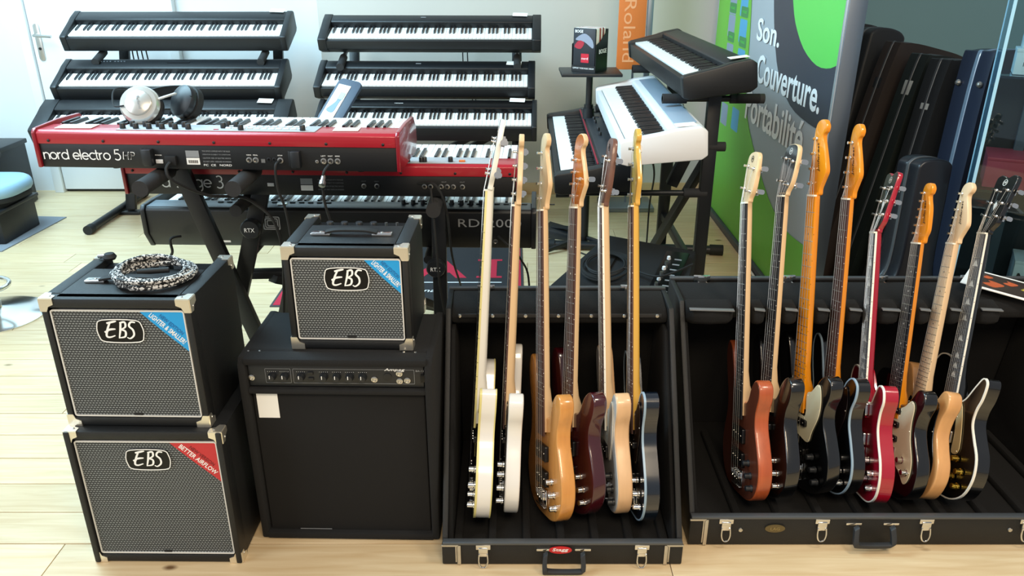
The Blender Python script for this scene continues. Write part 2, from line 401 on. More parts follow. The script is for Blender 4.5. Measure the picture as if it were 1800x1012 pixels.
t = tier_stand('black three-tier keyboard stand at the rear left, beside the white door', -2.42, -1.46,
    [(4.80, 5.12, 0.960, 1.070), (4.60, 5.02, 0.705, 0.855), (4.36, 4.95, 0.515, 0.725)], (-2.50, -1.02), (4.86, 5.18))
b = MB().box((-2.44, 4.86, 0.012), (0.16, 0.06, 0.02)).build('foot_plate', black_metal, t, 0.003)
t = tier_stand('black three-tier keyboard stand at the rear centre with slanted braces', -0.98, 0.03,
    [(4.70, 5.08, 0.945, 1.060), (4.56, 4.98, 0.705, 0.835), (4.34, 4.92, 0.545, 0.705)], (-0.98, 0.04), (4.84, 5.16))
for a, b_ in (((-0.02, 4.98, 0.60), (-0.66, 4.98, 0.25)), ((0.02, 5.03, 0.55), (-0.56, 5.03, 0.22))):
    MB().bar(a, b_, 0.04, 0.05, (0, 1, 0)).build('slanted_brace', black_metal, t, 0.004)
pl = MB().prism([(-0.80, 0.36), (-0.36, 0.36), (-0.36, 0.29), (-0.5, 0.2), (-0.8, 0.2)], 0, 0.02, frame((0, 4.93, 0), (1, 0, 0), (0, 0, 1))).build('bracket_plate', black_metal, t, 0.002)
for k in range(3): MB().cyl((-0.60 + 0.05 * k, 4.905, 0.33), (-0.60 + 0.05 * k, 4.912, 0.33), 0.008, n=10).build('bolt', nickel, t)
for lb, x, n_ in (('thin black cables hanging behind the left rear pianos', -2.36, 4), ('thin black cables hanging behind the right rear pianos', -0.28, 2)):
    b = MB()
    for k in range(n_):
        b.tube(spline([Vector((x + 0.02 * k, 5.17, 1.12)), Vector((x - 0.03 + 0.03 * k, 5.2, 0.9)), Vector((x + 0.04 + 0.02 * k, 5.19, 0.55)), Vector((x + 0.05 * k, 5.15, 0.03))], 6, False), 0.004, 6)
    tag(b.build('power_cables', rubber), lb, 'cable')

# ------------------------------------------------------------------ red stage keyboards with their backs to the camera
def nord(name, label, M, L, D, H, nkeys, first, cheek, group=None):
    t = thing(name, label, 'keyboard', M=M, group=group)    # local: x along the back edge as seen, y away from camera (towards player), z up
    X = Matrix(((0, 0, 1, 0), (1, 0, 0, 0), (0, 1, 0, 0), (0, 0, 0, 1)))
    ct = 0.012
    MB().box((0, 0.004, H * 0.33), (L - 2 * ct, 0.008, H * 0.66)).build('rear_panel', plastic_dark, t, 0.001)
    MB().box((0, D / 2, 0.006), (L - 2 * ct, D - 0.01, 0.012)).build('base_pan', plastic_dark, t)
    red = [(-0.004, H * 0.64), (-0.004, H * 0.93), (0.006, H), (0.092, H), (0.095, H - 0.01), (0.095, H * 0.5), (0.088, H * 0.5), (0.088, H - 0.01), (0.004, H - 0.01), (0.002, H * 0.64)]
    MB().prism(red, -L / 2 + ct, L / 2 - ct, X).build('top_cover', nordred, t, 0.002)
    for sx in (-1, 1):
        a = sx * (L / 2 - ct); b = sx * L / 2
        prof = [(-0.008, 0.0), (-0.008, H * 0.95), (0.004, H + 0.005), (0.12, H + 0.010), (D - 0.04, H + 0.006), (D, H * 0.7), (D + 0.004, H * 0.3), (D - 0.02, 0.0)]
        MB().prism(prof, min(a, b), max(a, b), X).build('cheek', cheek, t, 0.003)
    nw, bl = key_layout(nkeys, first); kwid = (L - 2 * ct - 0.004) / nw
    y0 = 0.098; kd = D - 0.115
    wk, bk = key_meshes(kwid, 0, kd, 0)
    for i in range(nw):
        link('white_key', wk, white_key, t, T(-L / 2 + ct + 0.002 + (i + 0.5) * kwid, y0, H * 0.94))
    for i in bl:                                             # keys start at the panel and end short of the front
        link('black_key', bk, black_key, t, T(L / 2 - ct - 0.002 - i * kwid, y0 + kd * 0.58, H * 0.94) @ rz(180))
    return t
eM = T(-1.430, 2.365, 0.945) @ rz(-3.2) @ T(0.5525, 0, 0)
EL, EH = 1.105, 0.112
electro = nord('stage_piano', 'red stage piano on top of the X stand, back panel lettered nord electro 5', eM, EL, 0.28, EH, 73, 4, nordwood)
def back(root, x, z, off=0.0): return root, frame((x, -off, z), (1, 0, 0), (0, 0, 1))
def screws(root, xs, z, y=-0.004):
    me = MB().lathe([(0.0045, 0), (0.0045, 0.001), (0.003, 0.0022), (0.0, 0.0024)], frame((0, 0, 0), (1, 0, 0), (0, 0, 1)), 10).mesh('screw')
    for x in xs: link('screw', me, black_metal, root, T(x, y, z))
def jack(root, x, z, r=0.009, nm='jack_socket', m=nickel):
    MB().lathe([(r, 0), (r, 0.003), (r * 0.62, 0.0035), (r * 0.6, -0.002), (0, -0.002)], frame((x, 0, z), (1, 0, 0), (0, 0, 1)), 18).build(nm, m, root)
def rounded_word(root, M, word, h, stroke, m, name='lettering'):
    # round single-stroke letters of the keyboard maker's wordmark, drawn as tubes flattened into a ribbon
    def arc(cx, cy, r, a0, a1, n=18): return [(cx + r * math.cos(R(a0 + (a1 - a0) * k / n)), cy + r * math.sin(R(a0 + (a1 - a0) * k / n))) for k in range(n + 1)]
    G = {'n': (0.92, [[(0.08, 0), (0.08, 1)], [(0.08, 0.55)] + arc(0.46, 0.56, 0.38, 175, 0) + [(0.84, 0)]]),
         'o': (1.12, [arc(0.55, 0.5, 0.46, 0, 360, 28)]), 'r': (0.6, [[(0.08, 0), (0.08, 1)], [(0.08, 0.5)] + arc(0.5, 0.5, 0.44, 180, 85)]),
         'd': (1.12, [arc(0.52, 0.5, 0.46, 0, 360, 28), [(0.98, 0), (0.98, 1.45)]]), 'e': (1.08, [[(0.1, 0.5), (0.98, 0.5)] + arc(0.54, 0.5, 0.45, 0, 318, 26)]),
         'l': (0.25, [[(0.1, 0), (0.1, 1.45)]]), 'c': (0.92, [arc(0.54, 0.5, 0.46, 45, 315, 22)]),
         't': (0.52, [[(0.18, 1.4)] + [(0.18, 0.3)] + arc(0.42, 0.28, 0.25, 190, 270, 8), [(0.0, 0.95), (0.45, 0.95)]]),
         's': (0.85, [arc(0.42, 0.74, 0.24, 40, 270, 14) + arc(0.42, 0.25, 0.25, 90, -140, 14)]),
         'a': (1.08, [arc(0.5, 0.5, 0.45, 0, 360, 28), [(0.96, 0), (0.96, 1)]]),
         'g': (1.08, [arc(0.5, 0.5, 0.45, 0, 360, 28), [(0.96, 1), (0.96, 0.0)] + arc(0.5, -0.02, 0.46, 0, -140, 12)]),
         '5': (0.95, [[(0.8, 1.45), (0.2, 1.45), (0.12, 0.8)] + arc(0.42, 0.47, 0.46, 130, -140, 20)]),
         '3': (0.95, [arc(0.42, 1.08, 0.36, 140, -90, 14) + arc(0.42, 0.36, 0.42, 90, -140, 16)]),
         ' ': (0.5, [])}
    x = 0; b = MB(); q = 0
    for ch in word:
        wd, st = G[ch]
        for pl in st:
            if len(pl) == 2 or len(pl) > 2:
                p = [Vector(k) for k in pl]; Lf = []; Rt = []
                for i in range(len(p)):
                    tt = (p[min(i + 1, len(p) - 1)] - p[max(i - 1, 0)]).normalized(); nr = Vector((-tt.y, tt.x)) * stroke / 2
                    Lf.append(p[i] + nr); Rt.append(p[i] - nr)
                n = len(p); zz = 0.0006 + 0.00005 * (q % 3); q += 1
                b.add([((v.x + x) * h, v.y * h, zz) for v in Lf + Rt], [(i, n + i, n + i + 1, i + 1) for i in range(n - 1)])
        x += wd
    o = b.build(name, m, root); o.matrix_local = M
    return x * h
hx = 0.016
wl = rounded_word(electro, frame((-EL / 2 + 0.020, -0.0006, 0.0245), (1, 0, 0), (0, 0, 1)), 'nord electro 5', 0.0212, 0.17, white_ink)
text('HP', white_ink, electro, frame((-EL / 2 + 0.045 + wl, -0.0006, 0.038), (1, 0, 0), (0, 0, 1)), h_=0.023, w_=0.036, shear=0.15)
text('HP', plastic_dark, electro, frame((-EL / 2 + 0.0455 + wl, -0.0013, 0.038), (1, 0, 0), (0, 0, 1)), h_=0.019, w_=0.032, shear=0.15, bold=-0.012)
screws(electro, [-0.505 + 0.168 * k for k in range(7)], EH * 0.73, -0.005)
for x in (-0.205, 0.242):
    MB().box((x, -0.010, 0.036), (0.028, 0.022, 0.050)).build('cord_bracket', plastic, electro, 0.003)
    MB().box((x - 0.018, -0.003, 0.036), (0.012, 0.006, 0.046)).build('bracket_flange', plastic, electro, 0.001)
me_ = MB().box((-0.177, -0.001, 0.022), (0.022, 0.003, 0.012)).build('power_switch', white_plastic, electro, 0.001)
text('POWER', white_ink, electro, frame((-0.177, -0.0008, 0.041), (1, 0, 0), (0, 0, 1)), w_=0.02, h_=0.003)
MB().box((-0.140, -0.004, 0.026), (0.034, 0.012, 0.028)).build('mains_inlet', rubber, electro, 0.002)
MB().box((-0.073, -0.0012, 0.046), (0.040, 0.001, 0.020)).build('rating_label', grey_ink, electro)
MB().box((-0.073, -0.0014, 0.024), (0.040, 0.001, 0.020)).build('barcode_label', paper, electro)
b = MB()
for k in range(10): b.box((-0.087 + 0.003 * k, -0.0022, 0.023), (0.0012 + 0.0008 * (k % 2), 0.0005, 0.009))
stuff(b.build('barcode_bars', black_ink, electro))
for k, ln in enumerate(('THIS DEVICE COMPLIES WITH THE RULES', 'OPERATION IS SUBJECT TO CONDITIONS', 'CAUTION  RISK OF ELECTRIC SHOCK', 'DO NOT OPEN  DESIGNED IN SWEDEN', 'FC  CE   NORD')):
    text(ln, grey_ink if k < 4 else white_ink, electro, frame((0.0, -0.0008, 0.055 - 0.0105 * k), (1, 0, 0), (0, 0, 1)), w_=0.085, h_=0.0042 if k < 4 else 0.006)
for x, lb in ((0.098, 'MONITOR'), (0.118, 'PEDAL'), (0.192, 'SUSTAIN'), (0.322, 'LEFT'), (0.343, 'RIGHT'), (0.364, 'HEADPHONES')):
    jack(electro, x, 0.030)
    text(lb, white_ink, electro, frame((x, -0.0008, 0.045), (1, 0, 0), (0, 0, 1)), w_=0.014, h_=0.0035)
jack(electro, 0.302, 0.028, 0.005)
MB().box((0.140, -0.001, 0.028), (0.012, 0.003, 0.011)).build('usb_socket', nickel, electro)
for x in (0.158, 0.174): jack(electro, x, 0.032, 0.007, 'midi_socket', plastic)
for x in (-0.34, 0.42): MB().cyl((x, 0.05, 0), (x, 0.05, -0.012), 0.012, n=14).build('rubber_foot', rubber, electro)
# control knobs and buttons on the top cover
MB().box((0.0, 0.050, EH + 0.0012), (0.60, 0.080, 0.0024)).build('grey_control_strip', mat('grey_control_panel', '#A9ADB3', 0.4), electro, 0.0008)
kn = MB().lathe([(0.0085, 0), (0.0078, 0.015), (0.0068, 0.0165), (0, 0.0165)], None, 16).mesh('knob')
for k in range(6):
    link('knob', kn, plastic, electro, T(-0.285 + 0.040 * k, 0.025, EH + 0.002))
    if k < 5: link('knob', kn, plastic, electro, T(-0.27 + 0.040 * k, 0.056, EH + 0.002))
for x, y in ((0.012, 0.048), (0.075, 0.022), (0.018, 0.075), (0.045, 0.066), (0.26, 0.025)): link('knob', kn, plastic, electro, T(x, y, EH + 0.002))
bt = MB().box((0, 0, 0.002), (0.016, 0.007, 0.004)).mesh('button', 0.001, 1)
for k in range(22):
    x = 0.02 + 0.022 * (k % 11); y = 0.040 + 0.030 * (k // 11)
    link('button', bt, plastic if k % 3 else white_plastic, electro, T(x + 0.01, y, EH + 0.002))
MB().box((-0.0, 0.022, EH + 0.003), (0.014, 0.006, 0.003)).build('red_led_window', nordred, electro)
for x, lb, sz in ((-0.44, 'white leaflet lying on the left end of the red stage piano', (0.11, 0.055)), (0.385, 'pale price card on the right end of the red stage piano top', (0.075, 0.045))):
    c = MB().box((0, 0, 0.001), (sz[0], sz[1], 0.0016)).build('price_card', paper)
    c.matrix_world = eM @ T(x, 0.050, EH + 0.001) @ rz(3); tag(c, lb, 'card')

# second red stage keyboard below
sM = T(-1.290, 2.575, 0.800) @ rz(-2.0) @ T(0.658, 0, 0)
SL, SH = 1.316, 0.108
stage = nord('stage_keyboard', 'red stage keyboard on the middle tier, back panel lettered nord stage 3', sM, SL, 0.33, SH, 88, 9, nordwood)
rounded_word(stage, frame((-SL / 2 + 0.055, -0.0006, 0.024), (1, 0, 0), (0, 0, 1)), 'nord stage 3', 0.0272, 0.16, white_ink)
screws(stage, [-0.62 + 0.178 * k for k in range(8)], SH * 0.74, -0.005)
MB().box((-0.165, -0.001, 0.036), (0.022, 0.003, 0.012)).build('power_switch', white_plastic, stage, 0.001)
MB().box((-0.045, -0.0012, 0.048), (0.040, 0.001, 0.020)).build('rating_label', grey_ink, stage)
MB().box((-0.045, -0.0014, 0.026), (0.040, 0.001, 0.018)).build('barcode_label', paper, stage)
for k, ln in enumerate(('THIS DEVICE COMPLIES WITH THE RULES', 'OPERATION IS SUBJECT TO CONDITIONS', 'CAUTION  RISK OF ELECTRIC SHOCK', 'DESIGNED AND MADE IN SWEDEN')):
    text(ln, grey_ink, stage, frame((0.035, -0.0008, 0.054 - 0.011 * k), (1, 0, 0), (0, 0, 1)), w_=0.085, h_=0.0045)
for x in (0.145, 0.188, 0.345, 0.365, 0.40, 0.42, 0.44, 0.47): jack(stage, x, 0.034, 0.0085)
for x in (0.145, 0.188, 0.355, 0.41, 0.47): text('OUT', grey_ink, stage, frame((x, -0.0008, 0.050), (1, 0, 0), (0, 0, 1)), w_=0.016, h_=0.003)
MB().box((0.35, 0.050, SH + 0.0012), (0.42, 0.08, 0.0024)).build('grey_control_strip', MATS['grey_control_panel'], stage, 0.0008)
for x in (0.29, 0.335, 0.345, 0.20, 0.12): link('knob', kn, plastic, stage, T(x, 0.025, SH + 0.002))
link('knob', kn, white_plastic, stage, T(0.43, 0.03, SH + 0.002))
MB().box((0.468, 0.03, SH + 0.004), (0.02, 0.012, 0.008)).build('orange_button', mat('orange_plastic', '#D9763A', 0.4), stage, 0.001)

# black 88-key stage piano on the lowest tier
dM = T(-1.335, 2.74, 0.548) @ rz(-1.6) @ T(0.711, 0, 0)
DL, DH, DD = 1.422, 0.152, 0.300
t = thing('stage_piano', 'wide black stage piano on the lowest tier, back panel lettered RD-2000', 'keyboard', M=dM)
X = Matrix(((0, 0, 1, 0), (1, 0, 0, 0), (0, 1, 0, 0), (0, 0, 0, 1)))
MB().prism([(0.03, 0.0), (0.0, 0.055), (0.0, 0.142), (0.008, DH), (0.088, DH), (0.092, DH - 0.02), (0.092, 0.09), (DD - 0.01, 0.09), (DD, 0.08), (DD, 0.0)], -DL / 2 + 0.018, DL / 2 - 0.018, X).build('case', plastic_dark, t, 0.003)
MB().box((0, 0.049, DH + 0.001), (DL - 0.04, 0.080, 0.003)).build('grey_control_panel', mat('slate_control_panel', '#4E5A62', 0.4), t, 0.001)
for sx in (-1, 1):
    a = sx * (DL / 2 - 0.018); b_ = sx * DL / 2
    MB().prism([(0.028, -0.003), (-0.006, 0.055), (-0.006, 0.145), (0.008, DH + 0.008), (0.10, DH + 0.008), (DD - 0.05, DH), (DD + 0.004, 0.10), (DD + 0.004, 0.0)], min(a, b_), max(a, b_), X).build('end_block', plastic, t, 0.004)
add = key_meshes((DL - 0.19) / 52, 0, 0.165, 0)
nw, bl = key_layout(88, 9); kw_ = (DL - 0.14) / nw
wk, bk = key_meshes(kw_, 0, 0.170, 0)
for i in range(nw): link('white_key', wk, white_key, t, T(-DL / 2 + 0.055 + (i + 0.5) * kw_, 0.097, DH - 0.006))
for i in bl: link('black_key', bk, black_key, t, T(DL / 2 - 0.085 - i * kw_, 0.097 + 0.0986, DH - 0.006) @ rz(180))
nb = MB().box((0, 0, 0.002), (0.02, 0.006, 0.004)).mesh('button', 0.001, 1)
for k in range(30): link('button', nb, plastic, t, T(-0.44 + 0.033 * k + (0.25 if k > 12 else 0), 0.065, DH + 0.002))
for k in range(9): link('knob', kn, plastic, t, T(0.23 + 0.035 * k, 0.062, DH + 0.002))
MB().lathe([(0.02, 0), (0.018, 0.003), (0, 0.004)], T(-0.21, 0.05, DH + 0.002)).build('dial', nickel, t)
text('RD-2000', grey_ink, t, frame((0.545, -0.0012, 0.105), (1, 0, 0), (0, 0, 1)), w_=0.225, h_=0.030, space=1.05)
for k in range(3):
    fo = rrect(0.062 - 0.014 * k, 0.05 - 0.013 * k, 0.006, cx=-0.24, cy=0.098); fi = rrect(0.054 - 0.014 * k, 0.042 - 0.013 * k, 0.004, cx=-0.24, cy=0.098)
    MB().ring(fo, fi, 0, 0.0006).build('logo_line', grey_ink, t).matrix_local = frame((0, -0.001, 0), (1, 0, 0), (0, 0, 1))
for x, w_ in ((-0.63, 0.04), (-0.56, 0.06), (-0.47, 0.05), (-0.26, 0.05)):
    text('AC INLET 100-240V', grey_ink, t, frame((x, 0.022, 0.020), (1, 0, 0), (0, -0.5, 1)), w_=w_, h_=0.006)
me_ = MB().box((-0.42, 0.018, 0.022), (0.03, 0.003, 0.010)).build('rating_label', paper, t)
jack(t, 0.565, 0.035, 0.010)
for x in (-0.1, 0.0, 0.1): MB().box((x, 0.018, 0.018), (0.05, 0.004, 0.012)).build('socket_cover', grey_panel, t, 0.001)

# X stand under the three keyboards
t = thing('x_keyboard_stand', 'tall black X keyboard stand carrying the three stacked keyboards', 'stand', (0, 0, 0))
def bars(nm, a, b_, wx=0.035, wz=0.05, up=(0, 1, 0)): return MB().bar(a, b_, wx, wz, up).build(nm, black_metal, t, 0.003)
A0 = Vector((-1.073, 2.52, 0.905)); A1 = Vector((-0.872, 2.62, 0.03))
Bp0 = Vector((-0.805, 2.57, 0.905)); Bp1 = Vector((-1.11, 2.67, 0.03))
bars('leg', A0, A1, 0.055, 0.028); bars('leg', Bp0, Bp1, 0.055, 0.028)
bars('leg', (-0.97, 2.95, 0.70), (-0.62, 3.05, 0.03), 0.05, 0.028); bars('leg', (-0.78, 3.0, 0.70), (-1.0, 3.1, 0.03), 0.05, 0.028)
for x, y, z, ye in ((-1.073, 2.225, 0.915, 2.66), (-0.805, 2.225, 0.915, 2.66), (-0.895, 2.47, 0.772, 2.95), (-0.255, 2.47, 0.772, 2.95)):
    MB().cyl((x, y + 0.1, z), (x, ye, z), 0.015, n=14).build('arm', black_metal, t)
    MB().cyl((x, y, z), (x, y + 0.21, z), 0.024 if x > -0.85 or x < -1 else 0.02, n=18).build('foam_grip', foam, t)
for xa, xb in ((-0.98, -0.60),): bars('crossbar', (xa, 2.70, 0.46), (xb, 2.72, 0.46), 0.03, 0.04)
for x, zc in ((-0.885, 0.68), (-0.27, 0.512)):
    MB().lathe([(0.034, 0), (0.034, 0.02), (0.03, 0.026), (0, 0.026)], frame((x, 2.575 if x < -0.5 else 2.64, zc), (1, 0, 0), (0, 0, 1)), 20).build('pivot_cap', plastic, t)
    text('RTX', white_ink, t, frame((x, 2.546 if x < -0.5 else 2.611, zc), (1, 0, 0), (0, 0, 1)), w_=0.034, h_=0.014)
bars('post', (-0.265, 2.66, 0.03), (-0.255, 2.66, 0.78), 0.05, 0.03)
bars('brace', (-0.87, 2.68, 0.45), (-0.35, 3.35, 0.03), 0.045, 0.03, (0, 0, 1))
bars('brace', (-0.60, 2.72, 0.46), (-0.15, 3.2, 0.03), 0.045, 0.03, (0, 0, 1))
for p in ((-0.86, 2.64), (-0.25, 2.66)): MB().cyl((p[0] - 0.22, p[1] + 0.03, 0.024), (p[0] + 0.22, p[1] + 0.03, 0.024), 0.022, n=14).build('foot', foam, t)
for (x, y, z) in ((-1.073, 2.5, 0.925), (-0.9, 2.9, 0.79)): pass
# low rack arms that carry the lowest piano
for x in (-0.95, -0.30): MB().cyl((x, 2.66, 0.53), (x, 3.15, 0.53), 0.016, n=14).build('arm', black_metal, t)
# ------------------------------------------------------------------ bass amplifiers
def grille_mat():
    m = bpy.data.materials.new('woven_grille_cloth'); m.use_nodes = True; nt = m.node_tree; N = nt.nodes; L = nt.links
    b = N['Principled BSDF']; tc = N.new('ShaderNodeTexCoord')
    mp = N.new('ShaderNodeMapping'); mp.inputs['Rotation'].default_value = (R(90), 0, 0); L.new(tc.outputs['Object'], mp.inputs[0])
    sx = N.new('ShaderNodeSeparateXYZ'); L.new(tc.outputs['Object'], sx.inputs[0])
    def mth(op, a, b_=None, c=None):
        n = N.new('ShaderNodeMath'); n.operation = op
        for i, v in enumerate((a, b_, c)):
            if v is None: continue
            if isinstance(v, (int, float)): n.inputs[i].default_value = v
            else: L.new(v, n.inputs[i])
        return n.outputs[0]
    row = mth('FLOOR', mth('MULTIPLY', sx.outputs['Z'], 1 / 0.0064)); off = mth('MULTIPLY', mth('MODULO', row, 2.0), 0.5)
    fx = mth('FRACT', mth('ADD', mth('MULTIPLY', sx.outputs['X'], 1 / 0.0082), mth('ADD', off, 50.0)))
    fz = mth('FRACT', mth('ADD', mth('MULTIPLY', sx.outputs['Z'], 1 / 0.0064), 50.0))
    dash = mth('MULTIPLY', mth('LESS_THAN', mth('ABSOLUTE', mth('SUBTRACT', fx, 0.5)), 0.33), mth('LESS_THAN', mth('ABSOLUTE', mth('SUBTRACT', fz, 0.5)), 0.22))
    fine = mth('LESS_THAN', mth('FRACT', mth('MULTIPLY', sx.outputs['X'], 1 / 0.0020)), 0.5)
    mx = N.new('ShaderNodeMixRGB'); L.new(dash, mx.inputs[0]); mx.inputs[2].default_value = lin('#8C9294')
    m2 = N.new('ShaderNodeMixRGB'); L.new(fine, m2.inputs[0]); m2.inputs[1].default_value = lin('#16181A'); m2.inputs[2].default_value = lin('#3C4043'); L.new(m2.outputs[0], mx.inputs[1])
    br = mx; 
    L.new(mx.outputs[0], b.inputs['Base Color']); b.inputs['Roughness'].default_value = 0.7
    bp = N.new('ShaderNodeBump'); bp.inputs['Strength'].default_value = 0.5; bp.inputs['Distance'].default_value = 0.001
    L.new(dash, bp.inputs['Height']); L.new(bp.outputs[0], b.inputs['Normal'])
    return m
GR = grille_mat()
blue_st = mat('blue_sticker', '#1E9BE0', 0.35); red_st = mat('red_sticker', '#C02B33', 0.35); dark_blue_ink = mat('dark_blue_print', '#1665A8', 0.5); dark_red_ink = mat('dark_red_print', '#741420', 0.5)
corner_metal = mat('polished_corner_metal', '#F0EBDD', 0.3, 0.9)
EBS = [[(-0.62, 0.52), (-0.30, 0.62), (-0.12, 0.66)], [(-0.42, 0.62), (-0.60, 0.2), (-0.74, -0.30), (-0.60, -0.42), (-0.30, -0.30)], [(-0.66, 0.05), (-0.45, 0.12), (-0.22, 0.14)], [(-0.80, -0.08), (-0.68, -0.02), (-0.60, 0.0)],
       [(0.10, 0.60), (0.02, 0.1), (-0.12, -0.48)], [(0.04, 0.55), (0.30, 0.62), (0.30, 0.30), (0.06, 0.12)], [(0.04, 0.12), (0.26, 0.0), (0.20, -0.35), (-0.10, -0.44)],
       [(0.84, 0.60), (0.62, 0.62), (0.50, 0.36), (0.66, 0.10), (0.66, -0.25), (0.44, -0.48), (0.30, -0.40)]]
def corner_piece(): 
    s = 0.034; th = 0.0018
    b = MB()
    b.prism([(0, 0), (s, 0), (s, s * 0.45), (s * 0.62, s * 0.62), (s * 0.45, s), (0, s)], -th, 0.0)
    b.prism([(0, 0), (s, 0), (s, s * 0.45), (s * 0.62, s * 0.62), (s * 0.45, s), (0, s)], -th, 0.0, frame((0, 0, 0), (0, 1, 0), (0, 0, 1)))
    b.prism([(0, 0), (0, s), (s * 0.45, s), (s * 0.62, s * 0.62), (s, s * 0.45), (s, 0)], -th, 0.0, frame((0, 0, 0), (0, 0, 1), (1, 0, 0)) )
    return b.mesh('metal_corner')
CM = corner_piece()
riv = MB().lathe([(0.0035, 0), (0.003, 0.0015), (0, 0.0022)], None, 10).mesh('rivet')
def ebs_amp(label, M, W, D, H, sticker, lines, notch, handle, group='small bass combo amplifiers', st=0.105, logo_w=0.113):
    t = thing('bass_amplifier', label, 'amplifier', M=M)
    X = Matrix(((0, 0, 1, 0), (1, 0, 0, 0), (0, 1, 0, 0), (0, 0, 0, 1)))
    wt = 0.016; fr = 0.022
    # shell: four walls and back with a recessed baffle
    if notch:
        side = [(0.037, 0), (0.037, H), (D - 0.012, H), (D, H - 0.015), (D, 0)]
        mid = [(0.012, 0.0), (0.012, H), (D * 0.66, H), (D * 0.68, H - 0.022), (D - 0.01, H - 0.024), (D - 0.01, 0)]
        MB().prism(side, -W / 2, -W / 2 + wt * 2.2, X).build('side_panel', tolex, t, 0.004)
        MB().prism(side, W / 2 - wt * 2.2, W / 2, X).build('side_panel', tolex, t, 0.004)
        MB().prism(mid, -W / 2 + wt * 2.2, W / 2 - wt * 2.2, X).build('cabinet', tolex, t, 0.002)
        for sx in (-1, 1): MB().box((sx * (W / 2 - wt / 2), 0.02, H / 2), (wt, 0.04, H)).build('side_rail', tolex, t, 0.004)
        MB().box((0, D * 0.83, H - 0.020), (W - 4.4 * wt, D * 0.24, 0.004)).build('control_panel', plastic_gloss, t)
        for k in range(4):
            x = -0.085 + 0.040 * k
            MB().lathe([(0.011, 0), (0.010, 0.014), (0.009, 0.016), (0, 0.016)], T(x, D * 0.79, H - 0.018), 18).build('control_knob', plastic, t)
        for x in (0.07, 0.10): MB().cyl((x, D * 0.79, H - 0.018), (x, D * 0.79, H - 0.003), 0.004, n=10).build('toggle_switch', nickel, t)
    else:
        MB().box((0, D / 2 + 0.006, H / 2), (W - 0.002, D - 0.012, H - 0.002)).build('cabinet', tolex, t, 0.006)
        for sx in (-1, 1): MB().box((sx * (W / 2 - wt / 2 - 0.0), 0.02, H / 2), (wt, 0.05, H)).build('side_panel', tolex, t, 0.004)
    MB().box((0, 0.018, H - wt * 0.8), (W - 0.006, 0.036, wt * 1.6)).build('top_rail', tolex, t, 0.005)
    MB().box((0, 0.018, wt * 0.8), (W - 0.006, 0.036, wt * 1.6)).build('bottom_rail', tolex, t, 0.005)
    gw, gh = W - 2 * fr, H - 0.034 - 0.030; gz = 0.030 + gh / 2
    g = MB().box((0, 0.012, 0), (gw, 0.012, gh)).build('grille', GR, t); g.location = (0, 0, gz)
    o = rrect(gw + 0.006, gh + 0.006, 0.006); i_ = rrect(gw, gh, 0.004)
    MB().ring(o, i_, 0.0, 0.006).build('silver_piping', mat('silver_piping', '#D9D9D6', 0.35), t).matrix_local = frame((0, 0.009, gz), (1, 0, 0), (0, 0, 1))
    # logo plate
    lx = 0.0; lz = H - 0.034 - 0.052
    lw = logo_w; lh = lw * 0.54
    oct_ = [(lw / 2, lh * 0.22), (lw * 0.36, lh / 2), (-lw * 0.36, lh / 2), (-lw / 2, lh * 0.22), (-lw / 2, -lh * 0.22), (-lw * 0.36, -lh / 2), (lw * 0.36, -lh / 2), (lw / 2, -lh * 0.22)]
    oc = spline([Vector(p) for p in oct_], 4)
    F = frame((lx, 0.006, lz), (1, 0, 0), (0, 0, 1))
    lp = MB().prism(oc, 0, 0.003).build('logo_plate', plastic_gloss, t); lp.matrix_local = F
    MB().ring(oc, offset(oc, -0.0022), 0.003, 0.0042).build('logo_rim', white_ink, lp)
    strokes([[(px * lh * 0.80, py * lh * 0.66) for px, py in pl] for pl in EBS], 0.0046, white_ink, lp, T(0, 0, 0.0032), 0.0008)
    # sticker in the top right corner
    sx1 = gw / 2 - 0.0; sz1 = gz + gh / 2; wS = gw * 0.33; hS = gw * 0.335
    F = frame((sx1, 0.0055, sz1), (1, 0, 0), (0, 0, 1))
    tri = [(-wS * 1.0, 0)] + [(-wS * (1 - q) ** 1.05, -hS * q ** 1.0 - 0.004 * math.sin(math.pi * q)) for q in (0.2, 0.4, 0.6, 0.8)] + [(0, -hS), (0, 0)]
    sk = MB().prism(tri, 0, 0.001).build('corner_sticker', sticker, t); sk.matrix_local = F
    ang = math.atan2(-hS, wS); c_, s_ = math.cos(ang), math.sin(ang)
    F2 = lambda d: Matrix(((c_, -s_, 0, -wS * 0.49 + d * -s_ * -1 * -1), (s_, c_, 0, -hS * 0.49 + d * c_), (0, 0, 1, 0.0012), (0, 0, 0, 1)))
    nv = Vector((-s_, c_))
    def at(d, a=0.0):
        p = Vector((-wS * 0.5, -hS * 0.5)) + nv * d + Vector((c_, s_)) * a
        return Matrix(((c_, -s_, 0, p.x), (s_, c_, 0, p.y), (0, 0, 1, 0.0012), (0, 0, 0, 1)))
    text(lines[0], white_ink, sk, at(0.013), w_=math.hypot(wS, hS) * 0.70, h_=0.0135, bold=0.012)
    text(lines[1], lines[2], sk, at(0.0285), w_=math.hypot(wS, hS) * 0.46, h_=0.010, bold=0.006)
    # bottom tab
    MB().box((0, 0.008, 0.032), (0.022, 0.006, 0.012)).build('grille_tab', rubber, t, 0.001)
